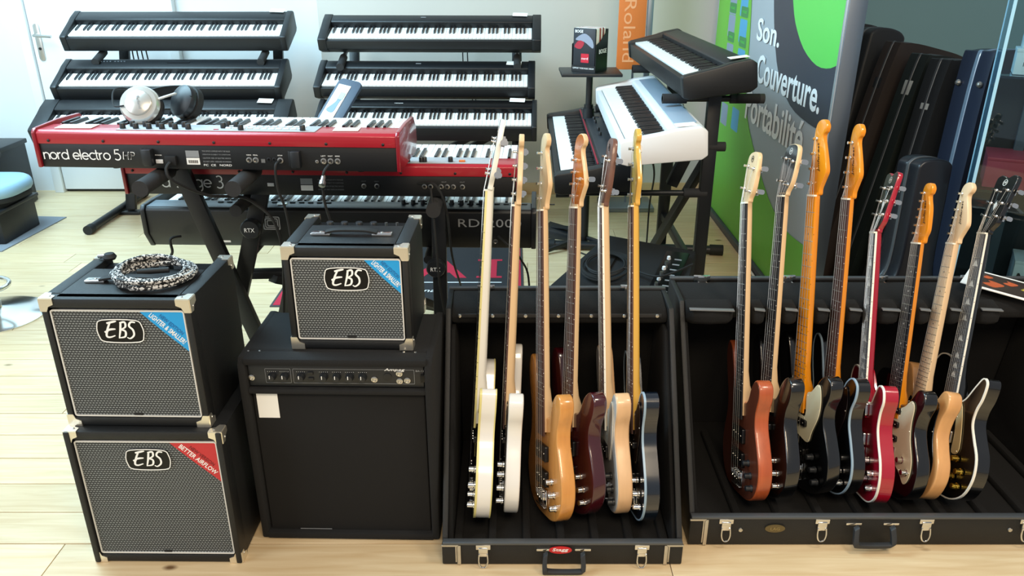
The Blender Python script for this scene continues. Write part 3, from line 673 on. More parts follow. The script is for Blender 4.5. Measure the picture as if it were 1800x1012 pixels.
    # metal corners with rivets
    for ix in (0, 1):
        for iy in (0, 1):
            for iz in (0, 1):
                sc = Matrix.Diagonal(((-1 if ix else 1), (-1 if iy else 1), (-1 if iz else 1), 1))
                Mx = T(W / 2 * (1 if ix else -1) + (0.0004 if ix else -0.0004), D if iy else -0.0004, (H + 0.0004) if iz else -0.0004) @ sc
                me = CM.copy(); me.transform(Matrix.Diagonal(((-1 if ix else 1), (-1 if iy else 1), (-1 if iz else 1), 1)))
                if ix ^ iy ^ iz:
                    me.flip_normals()
                c = link('metal_corner', me, corner_metal, t, T(W / 2 * (1 if ix else -1), D if iy else 0, H if iz else 0))
                if iz:
                    link('rivet', riv, nickel, c, T((-0.022 if ix else 0.022), (-0.012 if iy else 0.012), 0.0018))
                if ix: link('rivet', riv, nickel, c, T(0.0018, (-0.016 if iy else 0.016), (-0.022 if iz else 0.022)) @ Matrix.Rotation(R(90), 4, 'Y'))
    if handle:
        hz = H; hy = D * 0.38 if not notch else D * 0.36; hw = handle
        for sx in (-1, 1):
            MB().box((sx * hw / 2, hy, hz + 0.004), (0.052, 0.024, 0.008)).build('handle_mount', chrome, t, 0.003)
            link('rivet', riv, nickel, t, T(sx * (hw / 2), hy, hz + 0.008))
        pts = [Vector((-hw / 2 + 0.012, hy, hz + 0.008)), Vector((-hw / 4, hy, hz + 0.014)), Vector((0, hy, hz + 0.015)), Vector((hw / 4, hy, hz + 0.014)), Vector((hw / 2 - 0.012, hy, hz + 0.008))]
        b = MB(); rings = []
        for p in spline(pts, 4, False): rings.append([p + Vector((0, yy, zz)) for yy, zz in ((-0.012, -0.003), (0.012, -0.003), (0.012, 0.003), (-0.012, 0.003))])
        b.loft(rings).build('handle_strap', rubber, t, 0.001)
    for x in (-W / 2 + 0.03, W / 2 - 0.03):
        for y in (0.04, D - 0.04): pass
    return t
L1_ = ('LIGHTER & SMALLER!', 'NEW EDITION', dark_blue_ink); L2_ = ('BETTER AIRFLOW', 'NEW VERSION', dark_red_ink)
lowM = T(-0.942, 1.722, 0.001) @ rz(-0.6)
ebs_amp('larger black combo amplifier with red corner sticker, at the bottom left on the floor', lowM, 0.405, 0.37, 0.420, red_st, L2_, False, 0.0)
upM = T(-0.957, 1.748, 0.4215) @ rz(-1.2)
up_amp = ebs_amp('black combo amplifier with blue corner sticker and coiled cable on top, at the left', upM, 0.366, 0.30, 0.357, blue_st, L1_, True, 0.19)
smM = T(-0.420, 1.868, 0.5815) @ rz(-1.6)
ebs_amp('smallest black combo amplifier with blue corner sticker, standing on the big carpeted amplifier', smM, 0.318, 0.265, 0.285, blue_st, L1_, True, 0.16, logo_w=0.112)
# braided cable coiled on the upper left amplifier
def braid():
    m = bpy.data.materials.new('braided_cable_sleeve'); m.use_nodes = True; nt = m.node_tree; N = nt.nodes; L = nt.links
    b = N['Principled BSDF']; tc = N.new('ShaderNodeTexCoord'); v = N.new('ShaderNodeTexVoronoi'); v.inputs['Scale'].default_value = 260
    L.new(tc.outputs['Object'], v.inputs['Vector']); cr = N.new('ShaderNodeValToRGB'); e = cr.color_ramp.elements
    e[0].position = 0.36; e[0].color = lin('#C8C8C6'); e[1].position = 0.42; e[1].color = lin('#17181A')
    sp = N.new('ShaderNodeSeparateColor'); L.new(v.outputs['Color'], sp.inputs[0]); L.new(sp.outputs[0], cr.inputs[0]); L.new(cr.outputs[0], b.inputs['Base Color']); b.inputs['Roughness'].default_value = 0.7
    return m
pts = []
NL = 6
for k in range(NL * 28 + 1):
    a = 2 * math.pi * k / 28; q = k / 28
    r0 = 0.082 + 0.009 * math.sin(q * 2.1) + 0.0035 * math.sin(q * 7 + 1)
    pts.append(Vector((math.cos(a) * r0 * 1.06, math.sin(a) * r0 * 1.0, 0.0075 + 0.0068 * (q if q < 3 else q * 0.8 + 0.6) * (0.55 + 0.25 * math.sin(a * 1 + q)))))
cable = thing('braided_cable', 'black and white braided cable coiled on top of the left amplifier', 'cable', M=upM @ T(0.045, 0.135, 0.3575))
BR = braid()
rr = [0.0065 * (1 + 0.10 * math.sin(k * 2.6)) for k in range(len(pts))]
MB().tube(pts, rr, 8).build('cable_coil', BR, cable)

MB().cyl((-0.042, -0.005, 0.018), (0.032, 0.012, 0.018), 0.0075, n=14).build('plug_sleeve', rubber, cable)
MB().lathe([(0.0055, 0), (0.0055, 0.008), (0.0032, 0.009), (0.0032, 0.026), (0.0024, 0.028), (0.003, 0.031), (0, 0.036)], frame((0.032, 0.012, 0.018), (0, 0, 1), (-0.2, 1, 0)), 12).build('plug_tip', chrome, cable)
o = MB().box((0, 0, 0.0), (0.004, 0.004, 0.004))
g = thing('earplug_case', 'small round black plug lying at the back left of the upper amplifier', 'plug', M=upM @ T(-0.135, 0.262, 0.3575))
MB().lathe([(0.014, 0.001), (0.018, 0.008), (0.012, 0.018), (0, 0.020)], None, 16).build('cap', rubber, g)
MB().cyl((-0.03, -0.002, 0.010), (-0.012, 0, 0.010), 0.005, n=12).build('shaft', chrome, g)

# big carpet-covered combo amplifier
aM = T(-0.459, 1.812, 0.0) @ rz(-1.2)
AW, AD, AH = 0.508, 0.385, 0.580
t = thing('bass_amplifier', 'big black carpeted bass combo amplifier with white card on its grille', 'amplifier', M=aM)
X = Matrix(((0, 0, 1, 0), (1, 0, 0, 0), (0, 1, 0, 0), (0, 0, 0, 1)))
MB().prism([(0.03, 0.004), (0.03, AH - 0.02), (0.06, AH), (AD - 0.1, AH), (AD, AH - 0.05), (AD, 0.004)], -AW / 2 + 0.012, AW / 2 - 0.012, X).build('cabinet', carpet_black, t, 0.004)
sp_ = [(0.0, 0.004), (-0.004, AH - 0.085), (0.0, AH - 0.02), (0.014, AH + 0.001), (AD - 0.09, AH + 0.001), (AD, AH - 0.05), (AD, 0.004)]
for s_ in (-1, 1):
    a = s_ * (AW / 2 - 0.022); b_ = s_ * AW / 2
    MB().prism(sp_, min(a, b_), max(a, b_), X).build('side_panel', carpet_black, t, 0.006)
MB().box((0, 0.024, AH - 0.010), (AW - 0.03, 0.05, 0.022)).build('top_rail', carpet_black, t, 0.008)
MB().box((0, 0.02, 0.014), (AW - 0.03, 0.044, 0.022)).build('bottom_rail', carpet_black, t, 0.006)
MB().box((0, 0.014, AH - 0.096), (AW - 0.04, 0.03, 0.016)).build('middle_rail', carpet_black, t, 0.005)
MB().box((0, 0.020, 0.250), (AW - 0.052, 0.012, 0.455)).build('speaker_grille', mat('black_speaker_cloth', '#0E0E0F', 0.95, bump=0.5, bscale=1500), t, 0.004)
MB().box((0, 0.016, AH - 0.053), (AW - 0.05, 0.012, 0.062)).build('control_panel', plastic, t, 0.001)
PF = lambda x, z, y=0.0095: frame((x, y, z), (1, 0, 0), (0, 0, 1))
pz = AH - 0.053
for (x0_, x1_, hh) in ((-0.185, -0.118, 0.042), (-0.112, 0.205, 0.042)):
    o = rrect(x1_ - x0_, hh, 0.002); i_ = rrect(x1_ - x0_ - 0.0014, hh - 0.0014, 0.002)
    MB().ring(o, i_, 0, 0.0006).build('panel_line', grey_ink, t).matrix_local = PF((x0_ + x1_) / 2, pz)
for x in (-0.168, -0.135, -0.092, -0.032, 0.002, 0.036, 0.070):
    k_ = MB().lathe([(0.0115, 0), (0.0105, 0.004), (0.0085, 0.014), (0, 0.015)], PF(x, pz - 0.002), 20).build('control_knob', plastic, t)
    MB().box((x - 0.002, -0.006, pz + 0.003), (0.0016, 0.002, 0.009)).build('knob_pointer', white_ink, k_)
    text('. . . . .', white_ink, t, PF(x, pz + 0.012, 0.0098), w_=0.022, h_=0.0012)
for x, z in ((-0.222, -0.006), (0.100, -0.008), (0.166, 0.010), (0.166, -0.012), (0.216 - 0.03, -0.01)):
    MB().lathe([(0.0085, 0), (0.0085, 0.002), (0.005, 0.003), (0.0045, -0.002), (0, -0.002)], PF(x, pz + z), 18).build('jack_socket', nickel, t)
MB().lathe([(0.011, 0), (0.011, 0.0015), (0.009, 0.002), (0, 0.0018)], PF(0.135, pz), 20).build('xlr_socket', black_metal, t)
for x, z in ((-0.066, 0.009), (-0.066, -0.008), (0.2 - 0.0, -0.5)):
    if z > -0.4: MB().box((x, 0.008, pz + z), (0.014, 0.004, 0.008)).build('push_button', black_metal, t, 0.001)
MB().box((0.228, 0.007, pz - 0.002), (0.012, 0.006, 0.022)).build('power_switch', plastic_gloss, t, 0.001)
text('Ampeg', white_ink, t, PF(0.166 - 0.012, pz + 0.022 - 0.002), w_=0.052, h_=0.0095, shear=0.35, bold=0.01)
text('BA-115', grey_ink, t, PF(0.222, pz + 0.018), w_=0.026, h_=0.0045)
MB().box((-0.19, 0.0125, 0.434), (0.056, 0.0012, 0.074)).build('taped_card', paper, t)
for x in (-0.235, -0.205, 0.175, 0.205): link('screw', riv, nickel, t, T(x, 0.045, AH + 0.0005))
MB().box((-0.1, 0.012, 0.0285), (0.09, 0.001, 0.0015)).build('grille_edge_line', grey_ink, t)
for x in (-0.22, 0.22):
    for y in (0.05, 0.33): MB().cyl((x, y, 0), (x, y, 0.006), 0.015, n=12).build('rubber_foot', rubber, t)

# ------------------------------------------------------------------ open guitar case racks
RACKTAN = math.tan(R(17))
def rack(label, x0, x1, y0, yb, hf, z_rest, y_rest, n_slots, latches, handle_x, badge, stag):
    t = thing('guitar_case_rack', label, 'guitar rack', ((x0 + x1) / 2, (y0 + yb) / 2, 0))
    ox, oy = (x0 + x1) / 2, (y0 + yb) / 2; W = x1 - x0
    T0 = T(-ox, -oy, 0)
    def P(b, nm, m, bev=0.0, par=None): 
        b.v = [(v[0] - ox, v[1] - oy, v[2]) for v in b.v]; return b.build(nm, m, par or t, bev)
    wt = 0.016
    P(MB().box(((x0 + x1) / 2, y0 + 0.008, hf / 2 + 0.001), (W, 0.016, hf - 0.002)), 'front_panel', tolex, 0.003)
    P(MB().box(((x0 + x1) / 2, y0 + 0.006, hf + 0.003), (W - 0.004, 0.020, 0.009)), 'edge_valance', mat('grey_metal_valance', '#5C6064', 0.4, 0.6), 0.003)
    P(MB().box(((x0 + x1) / 2, (y0 + yb) / 2 + 0.045, 0.012), (W - 0.01, yb - y0 + 0.06, 0.016)), 'base_tray', plush, 0.003)
    X = Matrix(((0, 0, 1, 0), (1, 0, 0, 0), (0, 1, 0, 0), (0, 0, 0, 1)))
    zt = z_rest + 0.035
    prof = [(y0 + 0.016, 0.002), (y0 + 0.016, hf + 0.006), (y_rest - 0.035, z_rest - 0.02), (y_rest + 0.0, zt - 0.004), (yb, zt), (yb + 0.09, 0.002)]
    P(MB().prism(prof, x0, x0 + wt, X), 'side_panel', tolex, 0.004); P(MB().prism(prof, x1 - wt, x1, X), 'side_panel', tolex, 0.004)
    prof2 = [(a * 1.0, b) for a, b in prof]
    inn = [(y0 + 0.02, 0.02), (y0 + 0.03, hf), (y_rest - 0.02, z_rest - 0.03), (yb - 0.01, z_rest - 0.03), (yb + 0.06, 0.02)]
    P(MB().prism(inn, x0 + wt, x0 + wt + 0.010, X), 'side_padding', plush, 0.003); P(MB().prism(inn, x1 - wt - 0.010, x1 - wt, X), 'side_padding', plush, 0.003)
    P(MB().bar(((x0 + x1) / 2, yb + 0.085, 0.005), ((x0 + x1) / 2, yb - 0.005, zt - 0.004), W - 2 * wt, 0.02, (1, 0, 0)).__class__().prism([(yb - 0.012, zt - 0.002), (yb, zt - 0.002), (yb + 0.09, 0.004), (yb + 0.07, 0.004)], x0 + wt, x1 - wt, X), 'back_panel', plush)
    P(MB().box(((x0 + x1) / 2, yb - 0.002, zt + 0.001), (W - 0.002, 0.016, 0.010)), 'rear_edge_valance', MATS['grey_metal_valance'], 0.003)
    # ribs on the tray floor between the slots
    for k in range(n_slots + 1):
        x = x0 + 0.04 + (W - 0.08) * k / n_slots
        P(MB().box((x, (y0 + yb) / 2 + 0.02, 0.030), (0.022, yb - y0 - 0.06, 0.024)), 'foam_divider', plush, 0.006)
    for px_, sx in ((x0, 1), (x1, -1)):
        P(MB().box((px_ + sx * 0.022, y0 - 0.001, hf - 0.004), (0.046, 0.004, 0.006)).box((px_ + sx * 0.046, y0 - 0.001, hf / 2), (0.010, 0.004, hf - 0.006)).box((px_ + sx * 0.038, y0 - 0.001, hf / 2 + 0.005), (0.004, 0.003, hf - 0.012)), 'metal_corner', nickel, 0.001)
    for lx in latches:
        l = P(MB().box((lx, y0 - 0.002, hf - 0.008), (0.040, 0.006, 0.016)).box((lx, y0 - 0.004, hf - 0.023), (0.026, 0.008, 0.028)), 'latch', chrome, 0.002)
        b = MB().tube(spline([Vector((lx - 0.011, y0 - 0.008, hf - 0.028)), Vector((lx - 0.012, y0 - 0.012, hf - 0.05)), Vector((lx - 0.006, y0 - 0.014, hf - 0.066)), Vector((lx + 0.006, y0 - 0.014, hf - 0.066)), Vector((lx + 0.012, y0 - 0.012, hf - 0.05)), Vector((lx + 0.011, y0 - 0.008, hf - 0.028))], 4, False), 0.0022, 8)
        b.v = [(v[0] - ox, v[1] - oy, v[2]) for v in b.v]; b.build('latch_bail', chrome, l)
        l2 = P(MB().box((lx, yb - 0.012, zt + 0.004), (0.052, 0.008, 0.022)).box((lx, yb - 0.018, zt + 0.002), (0.030, 0.012, 0.028)), 'rear_latch', chrome, 0.002)
        b = MB().tube([(lx - 0.012, yb - 0.024, zt - 0.004), (lx - 0.024, yb - 0.040, zt - 0.010), (lx + 0.024, yb - 0.040, zt - 0.010), (lx + 0.012, yb - 0.024, zt - 0.004)], 0.002, 6)
        b.v = [(v[0] - ox, v[1] - oy, v[2]) for v in b.v]; b.build('latch_bail', chrome, l2)
    hx_ = handle_x
    for s_ in (-1, 1):
        P(MB().box((hx_ + s_ * 0.052, y0 - 0.002, hf - 0.016), (0.044, 0.007, 0.008)), 'handle_mount', chrome, 0.002)
    hp_ = [(-0.050, -0.010), (-0.052, -0.05), (-0.040, -0.062), (0.040, -0.062), (0.052, -0.05), (0.050, -0.010)]
    hpts = spline([Vector((hx_ + a, y0 - 0.012 - 0.02 * min(1, -b_ / 0.04), hf - 0.008 + b_ * 0.93)) for a, b_ in hp_], 5, False)
    P(MB().loft([[p + Vector((dx, dy, dz)) for dx, dy, dz in ((-0.006, -0.008, -0.006), (0.006, -0.008, 0.004), (0.006, 0.006, 0.006), (-0.006, 0.006, -0.004))] for p in hpts]), 'carry_handle', mat('grey_black_handle', '#26282B', 0.5), 0.002)
    return t, P, zt
# left rack
LR = (-0.190, 0.464)
tL, PL, ztL = rack('smaller open guitar case rack at the centre front, with red oval badge', LR[0], LR[1], 1.712, 2.215, 0.071, 0.575, 2.075, 6, (-0.078, 0.352), 0.14, None, True)
ell = [(0.031 * math.cos(2 * math.pi * k / 28), 0.0115 * math.sin(2 * math.pi * k / 28)) for k in range(28)]
bd = MB().prism(ell, 0, 0.003).build('oval_badge', mat('red_badge', '#C8242B', 0.35), tL); bd.matrix_local = frame((0.131 - 0.137, 1.709 - 1.9635, 0.055), (1, 0, 0), (0, 0, 1))
text('Stagg', white_ink, bd, T(0, 0.001, 0.0032), w_=0.042, h_=0.0125, shear=0.3, bold=0.008)
X = Matrix(((0, 0, 1, 0), (1, 0, 0, 0), (0, 1, 0, 0), (0, 0, 0, 1)))
yr, zr, yb_ = 2.112, 0.580, 2.215
PL(MB().prism([(yr - 0.030, zr - 0.022), (yr - 0.036, zr), (yr - 0.012, zr + 0.016), (yb_ - 0.02, zr + 0.032), (yb_ - 0.014, zr - 0.03), (yr - 0.01, zr - 0.034)], LR[0] + 0.016, LR[1] - 0.016, X), 'neck_rest', plush, 0.006)
PL(MB().box((0.137, yr - 0.0375, zr + 0.003), (0.585, 0.003, 0.012)), 'retaining_strap', mat('black_leather_strap', '#202124', 0.55, bump=0.3), 0.001)
for k in range(7): link('rivet', riv, nickel, tL, T(-0.15 + 0.0945 * k - 0.137, yr - 0.0385 - 1.9635, zr + 0.003) @ rx(90) @ Matrix.Scale(1.7, 4))
# right rack
RR = (0.497, 1.66)
tR, PR, ztR = rack('larger open guitar case rack at the right front, with gold oval badge', RR[0], RR[1], 1.790, 2.330, 0.094, 0.560, 2.165, 9, (0.597, 0.865, 1.155, 1.435), 1.005, None, False)
oxR, oyR = (RR[0] + RR[1]) / 2, (1.790 + 2.330) / 2
ell = [(0.028 * math.cos(2 * math.pi * k / 28), 0.013 * math.sin(2 * math.pi * k / 28)) for k in range(28)]
bd = MB().prism(ell, 0, 0.003).build('oval_badge', mat('dull_gold_badge', '#6E6244', 0.4, 0.6), tR); bd.matrix_local = frame((0.735 - oxR, 1.788 - oyR, 0.062), (1, 0, 0), (0, 0, 1))
text('LAG', mat('gold_print', '#9A8A5C', 0.4, 0.5), bd, T(0, 0.0, 0.0032), w_=0.026, h_=0.010, bold=0.01)
for x in (0.640, 1.395): link('rivet', riv, nickel, tR, T(x - oxR, 1.7895 - oyR, 0.055) @ rx(90) @ Matrix.Scale(1.9, 4))
yr, zr, yb_ = 2.165, 0.560, 2.330
PR(MB().prism([(yr - 0.005, zr - 0.022), (yr - 0.008, zr), (yr + 0.01, zr + 0.014), (yb_ - 0.02, zr + 0.032), (yb_ - 0.014, zr - 0.03), (yr + 0.01, zr - 0.03)], RR[0] + 0.016, RR[1] - 0.016, X), 'neck_rest', plush, 0.006)
NX = []                                                  # neck centre positions at the rest, filled by the guitars below
# ------------------------------------------------------------------ basses and guitars
def wood(name, col, var=0.10, coat=0.6, rough=0.3, sc=(26, 1.6, 26)): return mat(name, col, rough, coat=coat, var=var, vscale=2.2, stretch=sc)
maple = wood('maple_satin', '#D9B98F', 0.05, 0.15, 0.4); maple_y = wood('amber_maple', '#D8A94A', 0.05, 0.5); maple_o = wood('orange_tinted_maple', '#E08A12', 0.06, 0.7, 0.25)
maple_w = wood('pale_maple', '#DDBE97', 0.05, 0.2, 0.4); rosewood = wood('rosewood_fretboard', '#4A2E28', 0.22, 0.0, 0.55); ebony = mat('ebony_fretboard', '#1D1C1F', 0.45)
rosegrey = wood('dusty_rosewood_fretboard', '#55565A', 0.12, 0.0, 0.5)
def gloss(n, c, coat=1.0, r=0.25): return mat(n, c, r, coat=coat)
g_white = gloss('white_gloss_lacquer', '#E6E5E2'); g_black = gloss('black_gloss_lacquer', '#07080A'); g_blue = gloss('dark_blue_black_lacquer', '#0A1420'); g_red = gloss('red_gloss_lacquer', '#A00F28')
g_maroon = gloss('dark_cherry_lacquer', '#3C0B14'); nat = wood('natural_amber_ash', '#CB8C45', 0.10, 0.9, 0.25); nat_o = wood('reddish_brown_mahogany', '#A9502A', 0.12, 0.6, 0.35, (40, 1.2, 40))
nat_d = wood('dark_mahogany_face', '#5A2A1A', 0.15, 0.4, 0.4, (40, 1.2, 40)); nat_l = wood('natural_alder', '#D09A62', 0.06, 0.6, 0.3); nat_p = wood('pale_natural_alder', '#D8AF84', 0.06, 0.4, 0.35)
sunb = wood('amber_sunburst_head', '#B5621A', 0.30, 0.9, 0.2, (9, 5, 9)); walnut = wood('walnut_veneer', '#6A4638', 0.12, 0.3, 0.4)
cream = mat('cream_plastic', '#E6DFC0', 0.4); tort = mat('tortoise_dark_plastic', '#1A1214', 0.2); tan_pg = mat('tan_plastic', '#CDB98C', 0.4); bone = mat('bone_nut', '#E8E4D6', 0.5)
gold = mat('gold_metal', '#D9B54E', 0.22, 1.0); pearl = mat('pearl_inlay', '#D8DAD6', 0.25); white_pl = mat('white_binding', '#ECE8DC', 0.4); yellow_pl = mat('aged_binding', '#D9CF8A', 0.4)
grey_tuner = mat('grey_tuner_button', '#9A9C9E', 0.35, 0.6); cover_black = mat('pickup_cover', '#0E0E10', 0.3)
OUT = {
 'jbass': [(0.0, -0.0), (0.07, 0.004), (0.125, 0.028), (0.160, 0.075), (0.166, 0.13), (0.146, 0.19), (0.126, 0.24), (0.128, 0.285), (0.150, 0.33), (0.152, 0.368), (0.122, 0.385), (0.088, 0.362), (0.062, 0.318), (0.040, 0.302), (0.0, 0.300), (-0.040, 0.305), (-0.062, 0.34), (-0.078, 0.40), (-0.098, 0.455), (-0.130, 0.468), (-0.150, 0.43), (-0.142, 0.36), (-0.126, 0.30), (-0.130, 0.24), (-0.152, 0.185), (-0.166, 0.125), (-0.154, 0.06), (-0.115, 0.018), (-0.06, 0.002)],
 'strat': [(0.0, 0.0), (0.07, 0.004), (0.125, 0.030), (0.156, 0.085), (0.156, 0.135), (0.132, 0.185), (0.118, 0.225), (0.126, 0.27), (0.146, 0.315), (0.138, 0.350), (0.108, 0.355), (0.080, 0.320), (0.056, 0.290), (0.034, 0.285), (0.0, 0.284), (-0.034, 0.285), (-0.055, 0.310), (-0.072, 0.355), (-0.095, 0.395), (-0.125, 0.398), (-0.140, 0.36), (-0.130, 0.30), (-0.116, 0.24), (-0.126, 0.19), (-0.152, 0.145), (-0.160, 0.09), (-0.140, 0.035), (-0.085, 0.006)],
 'tele': [(0.0, 0.0), (0.08, 0.003), (0.135, 0.032), (0.160, 0.085), (0.158, 0.14), (0.132, 0.195), (0.120, 0.235), (0.130, 0.28), (0.150, 0.318), (0.142, 0.352), (0.110, 0.358), (0.080, 0.325), (0.056, 0.296), (0.034, 0.292), (0.0, 0.300), (-0.034, 0.350), (-0.060, 0.378), (-0.105, 0.382), (-0.135, 0.345), (-0.134, 0.29), (-0.120, 0.235), (-0.134, 0.19), (-0.158, 0.14), (-0.160, 0.08), (-0.135, 0.03), (-0.08, 0.003)],
 'lp': [(0.0, 0.0), (0.08, 0.004), (0.138, 0.036), (0.168, 0.095), (0.166, 0.155), (0.138, 0.205), (0.118, 0.245), (0.122, 0.285), (0.140, 0.325), (0.148, 0.372), (0.128, 0.385), (0.098, 0.352), (0.064, 0.308), (0.036, 0.296), (0.0, 0.32), (-0.034, 0.398), (-0.060, 0.418), (-0.105, 0.412), (-0.136, 0.37), (-0.138, 0.31), (-0.122, 0.25), (-0.138, 0.205), (-0.166, 0.15), (-0.168, 0.09), (-0.138, 0.035), (-0.08, 0.004)]}
HEAD = {
 'fender': [(0.0205, 0.0), (0.024, 0.018), (0.040, 0.044), (0.0500, 0.062), (0.046, 0.085), (0.036, 0.115), (0.026, 0.143), (0.026, 0.158), (0.036, 0.166), (0.040, 0.180), (0.026, 0.196), (0.002, 0.194), (-0.014, 0.176), (-0.022, 0.130), (-0.028, 0.07), (-0.031, 0.03), (-0.025, 0.012), (-0.0205, 0.0)],
 'telehead': [(0.0205, 0.0), (0.026, 0.020), (0.036, 0.040), (0.036, 0.07), (0.032, 0.110), (0.022, 0.140), (0.020, 0.154), (0.028, 0.160), (0.032, 0.176), (0.020, 0.192), (-0.004, 0.190), (-0.016, 0.170), (-0.020, 0.120), (-0.026, 0.06), (-0.028, 0.026), (-0.0205, 0.0)],
 'two': [(0.0205, 0.0), (0.024, 0.016), (0.040, 0.046), (0.045, 0.100), (0.042, 0.16), (0.030, 0.185), (0.0, 0.192), (-0.030, 0.185), (-0.042, 0.16), (-0.045, 0.100), (-0.040, 0.046), (-0.024, 0.016), (-0.0205, 0.0)],
 'book': [(0.0205, 0.0), (0.022, 0.012), (0.038, 0.034), (0.040, 0.06), (0.045, 0.13), (0.047, 0.178), (0.030, 0.190), (0.014, 0.186), (0.0, 0.180), (-0.014, 0.186), (-0.030, 0.190), (-0.047, 0.178), (-0.045, 0.13), (-0.040, 0.06), (-0.038, 0.034), (-0.022, 0.012), (-0.0205, 0.0)]}
def guitar(name, label, cat, P0, P1, length, azi, kind, nom, body, bodym, face=None, neck=maple, board=rosewood, head='fender', headm=None, headface=None, nstr=4, tuner=chrome, guard=None, guardm=None,
           binding=None, nbind=None, inlay='dot', pick='jj', knobs=(), knobm=chrome, hsc=1.0, logo=None, horn=None, group=None, thick=0.042, heelm=None):
    P0 = Vector(P0); P1 = Vector(P1); Ld = (P1 - P0).normalized(); a = R(azi)
    N = Vector((-math.cos(a), -math.sin(a), 0)); N = (N - Ld * N.dot(Ld)).normalized(); Xd = Ld.cross(N)
    sc = (P1 - P0).length / nom
    M = Matrix.Identity(4)
    for i in range(3): M[i][0] = Xd[i] * sc; M[i][1] = Ld[i] * sc; M[i][2] = N[i] * sc; M[i][3] = P0[i]
    t = thing(name, label, cat, M=M)
    bass = kind == 'bass'
    ny = 0.905 if bass else 0.795; scale = 0.835 if bass else 0.648; by = ny - scale
    hl = nom - ny; hs = hl / 0.193
    ol = [(x, y) for x, y in OUT[body]]
    if horn: ol = [horn.get(i, p) for i, p in enumerate(ol)]
    out = spline([Vector(p) for p in ol], 4)
    MB().prism(out, -thick, 0).build('body', bodym, t, 0.0 if binding else 0.005, 3, 50) if not binding else MB().prism(out, -thick, 0).build('body', bodym, t, 0.0012, 1, 50)
    if face:
        MB().prism(offset(out, -0.0045), 0.0, 0.0008).build('face', face, t)
    if binding:
        MB().ring(offset(out, 0.0006), offset(out, -0.0035), -0.005, 0.001).build('binding', binding, t)
        if body == 'lp' and bodym is g_white: MB().ring(offset(out, 0.0005), offset(out, -0.003), -thick - 0.0006, -thick + 0.003).build('binding', binding, t)
    fy = 0.245 if bass else 0.275                              # lower end of the fretboard
    jt = 0.302 if bass else (0.29 if body != 'lp' else 0.32)
    # neck with a rounded back
    rings = []
    for y, hw, d in ((jt - 0.045, 0.0300, thick * 0.9), (jt + 0.015, 0.0292, thick * 0.80), (jt + 0.045, 0.0285, 0.024), (jt + 0.09, 0.0275, 0.018), (ny - 0.05, 0.0218, 0.014), (ny, 0.0205, 0.013), (ny + 0.012, 0.0205, 0.014)):
        ring = [Vector((hw, y, 0.006)), Vector((-hw, y, 0.006))]
        for k in range(1, 8):
            an = math.pi + math.pi * k / 8
            ring.append(Vector((hw * math.cos(an) * 1.0, y, 0.0 + d * math.sin(an) * (1 if y > jt + 0.03 else 1.05))))
        rings.append(ring)
    MB().loft(rings).build('neck', neck, t)
    # fretboard
    f = MB(); r2 = []
    for y, hw in ((fy, 0.0312), (ny, 0.0208)): r2.append([Vector((hw, y, 0.006)), Vector((hw, y, 0.0105)), Vector((0, y, 0.0122)), Vector((-hw, y, 0.0105)), Vector((-hw, y, 0.006))])
    f.loft(r2).build('fretboard', board, t)
    if nbind:
        b = MB()
        for s_ in (-1, 1): b.loft([[Vector((s_ * hw, y, 0.0055)), Vector((s_ * (hw + 0.0012), y, 0.0055)), Vector((s_ * (hw + 0.0012), y, 0.0112)), Vector((s_ * hw, y, 0.0112))] for y, hw in ((fy, 0.0312), (ny, 0.0208))])
        b.build('neck_binding', nbind, t)
    hwf = lambda y: 0.0208 + (0.0312 - 0.0208) * (ny - y) / (ny - fy)
    b = MB(); nf = 20 if bass else 21; fp = [ny - scale * (1 - 2 ** (-k / 12)) for k in range(1, nf + 1)]
    fp = [y for y in fp if y > fy + 0.006]
    for y in fp: b.loft([[Vector((sx * hwf(y), y - 0.0011, zz)), Vector((sx * hwf(y), y + 0.0011, zz)), Vector((sx * hwf(y), y, zz + 0.0012))] for sx, zz in ((-1, 0.0105), (0, 0.0122), (1, 0.0105))])
    stuff(b.build('frets', nickel, t))
    marks = [3, 5, 7, 9, 12, 15, 17, 19]; ys = [ny] + fp; dots = []; side = MB()
    ds = MB().lathe([(0.0028, 0), (0.0028, 0.0006), (0, 0.0006)], None, 10).mesh('inlay_dot'); tri = MB().prism([(-0.012, -0.010), (0.012, -0.010), (0, 0.010)], 0, 0.0005).mesh('inlay_triangle')
    im = pearl if board is not maple_w and board is not maple_o else black_ink
    for k in marks:
        if k < len(ys):
            ym = (ys[k] + ys[k - 1]) / 2
            link('inlay', ds if inlay == 'dot' else tri, im, t, T(0, ym, 0.0120))
            side.cyl((hwf(ym), ym, 0.009), (hwf(ym) + (0.0016 if nbind else 0.0004), ym, 0.009), 0.0012, n=6)
    stuff(side.build('side_dots', im if not nbind else black_ink, t))
    MB().box((0, ny + 0.0025, 0.010), (0.0415, 0.005, 0.010)).build('nut', bone, t, 0.0008)
    # headstock
    ho = spline([Vector((x * (1.0 if not bass else 1.05) * hsc if y > 0.01 else x, y * hs)) for x, y in HEAD[head]], 4)
    tilt = -13 if head == 'book' else (-8 if head == 'two' else 0); zdrop = 0.0 if tilt else -0.004
    HM = T(0, ny + 0.004, 0.006 + zdrop) @ rx(tilt)
    hd_ = MB().prism(ho, -0.0145, 0).build('headstock', headm or neck, t, 0.0022, 2, 50); hd_.matrix_local = HM
    if headface: MB().prism(offset(ho, -0.0022), 0.0, 0.0008).build('headstock_face', headface, hd_)
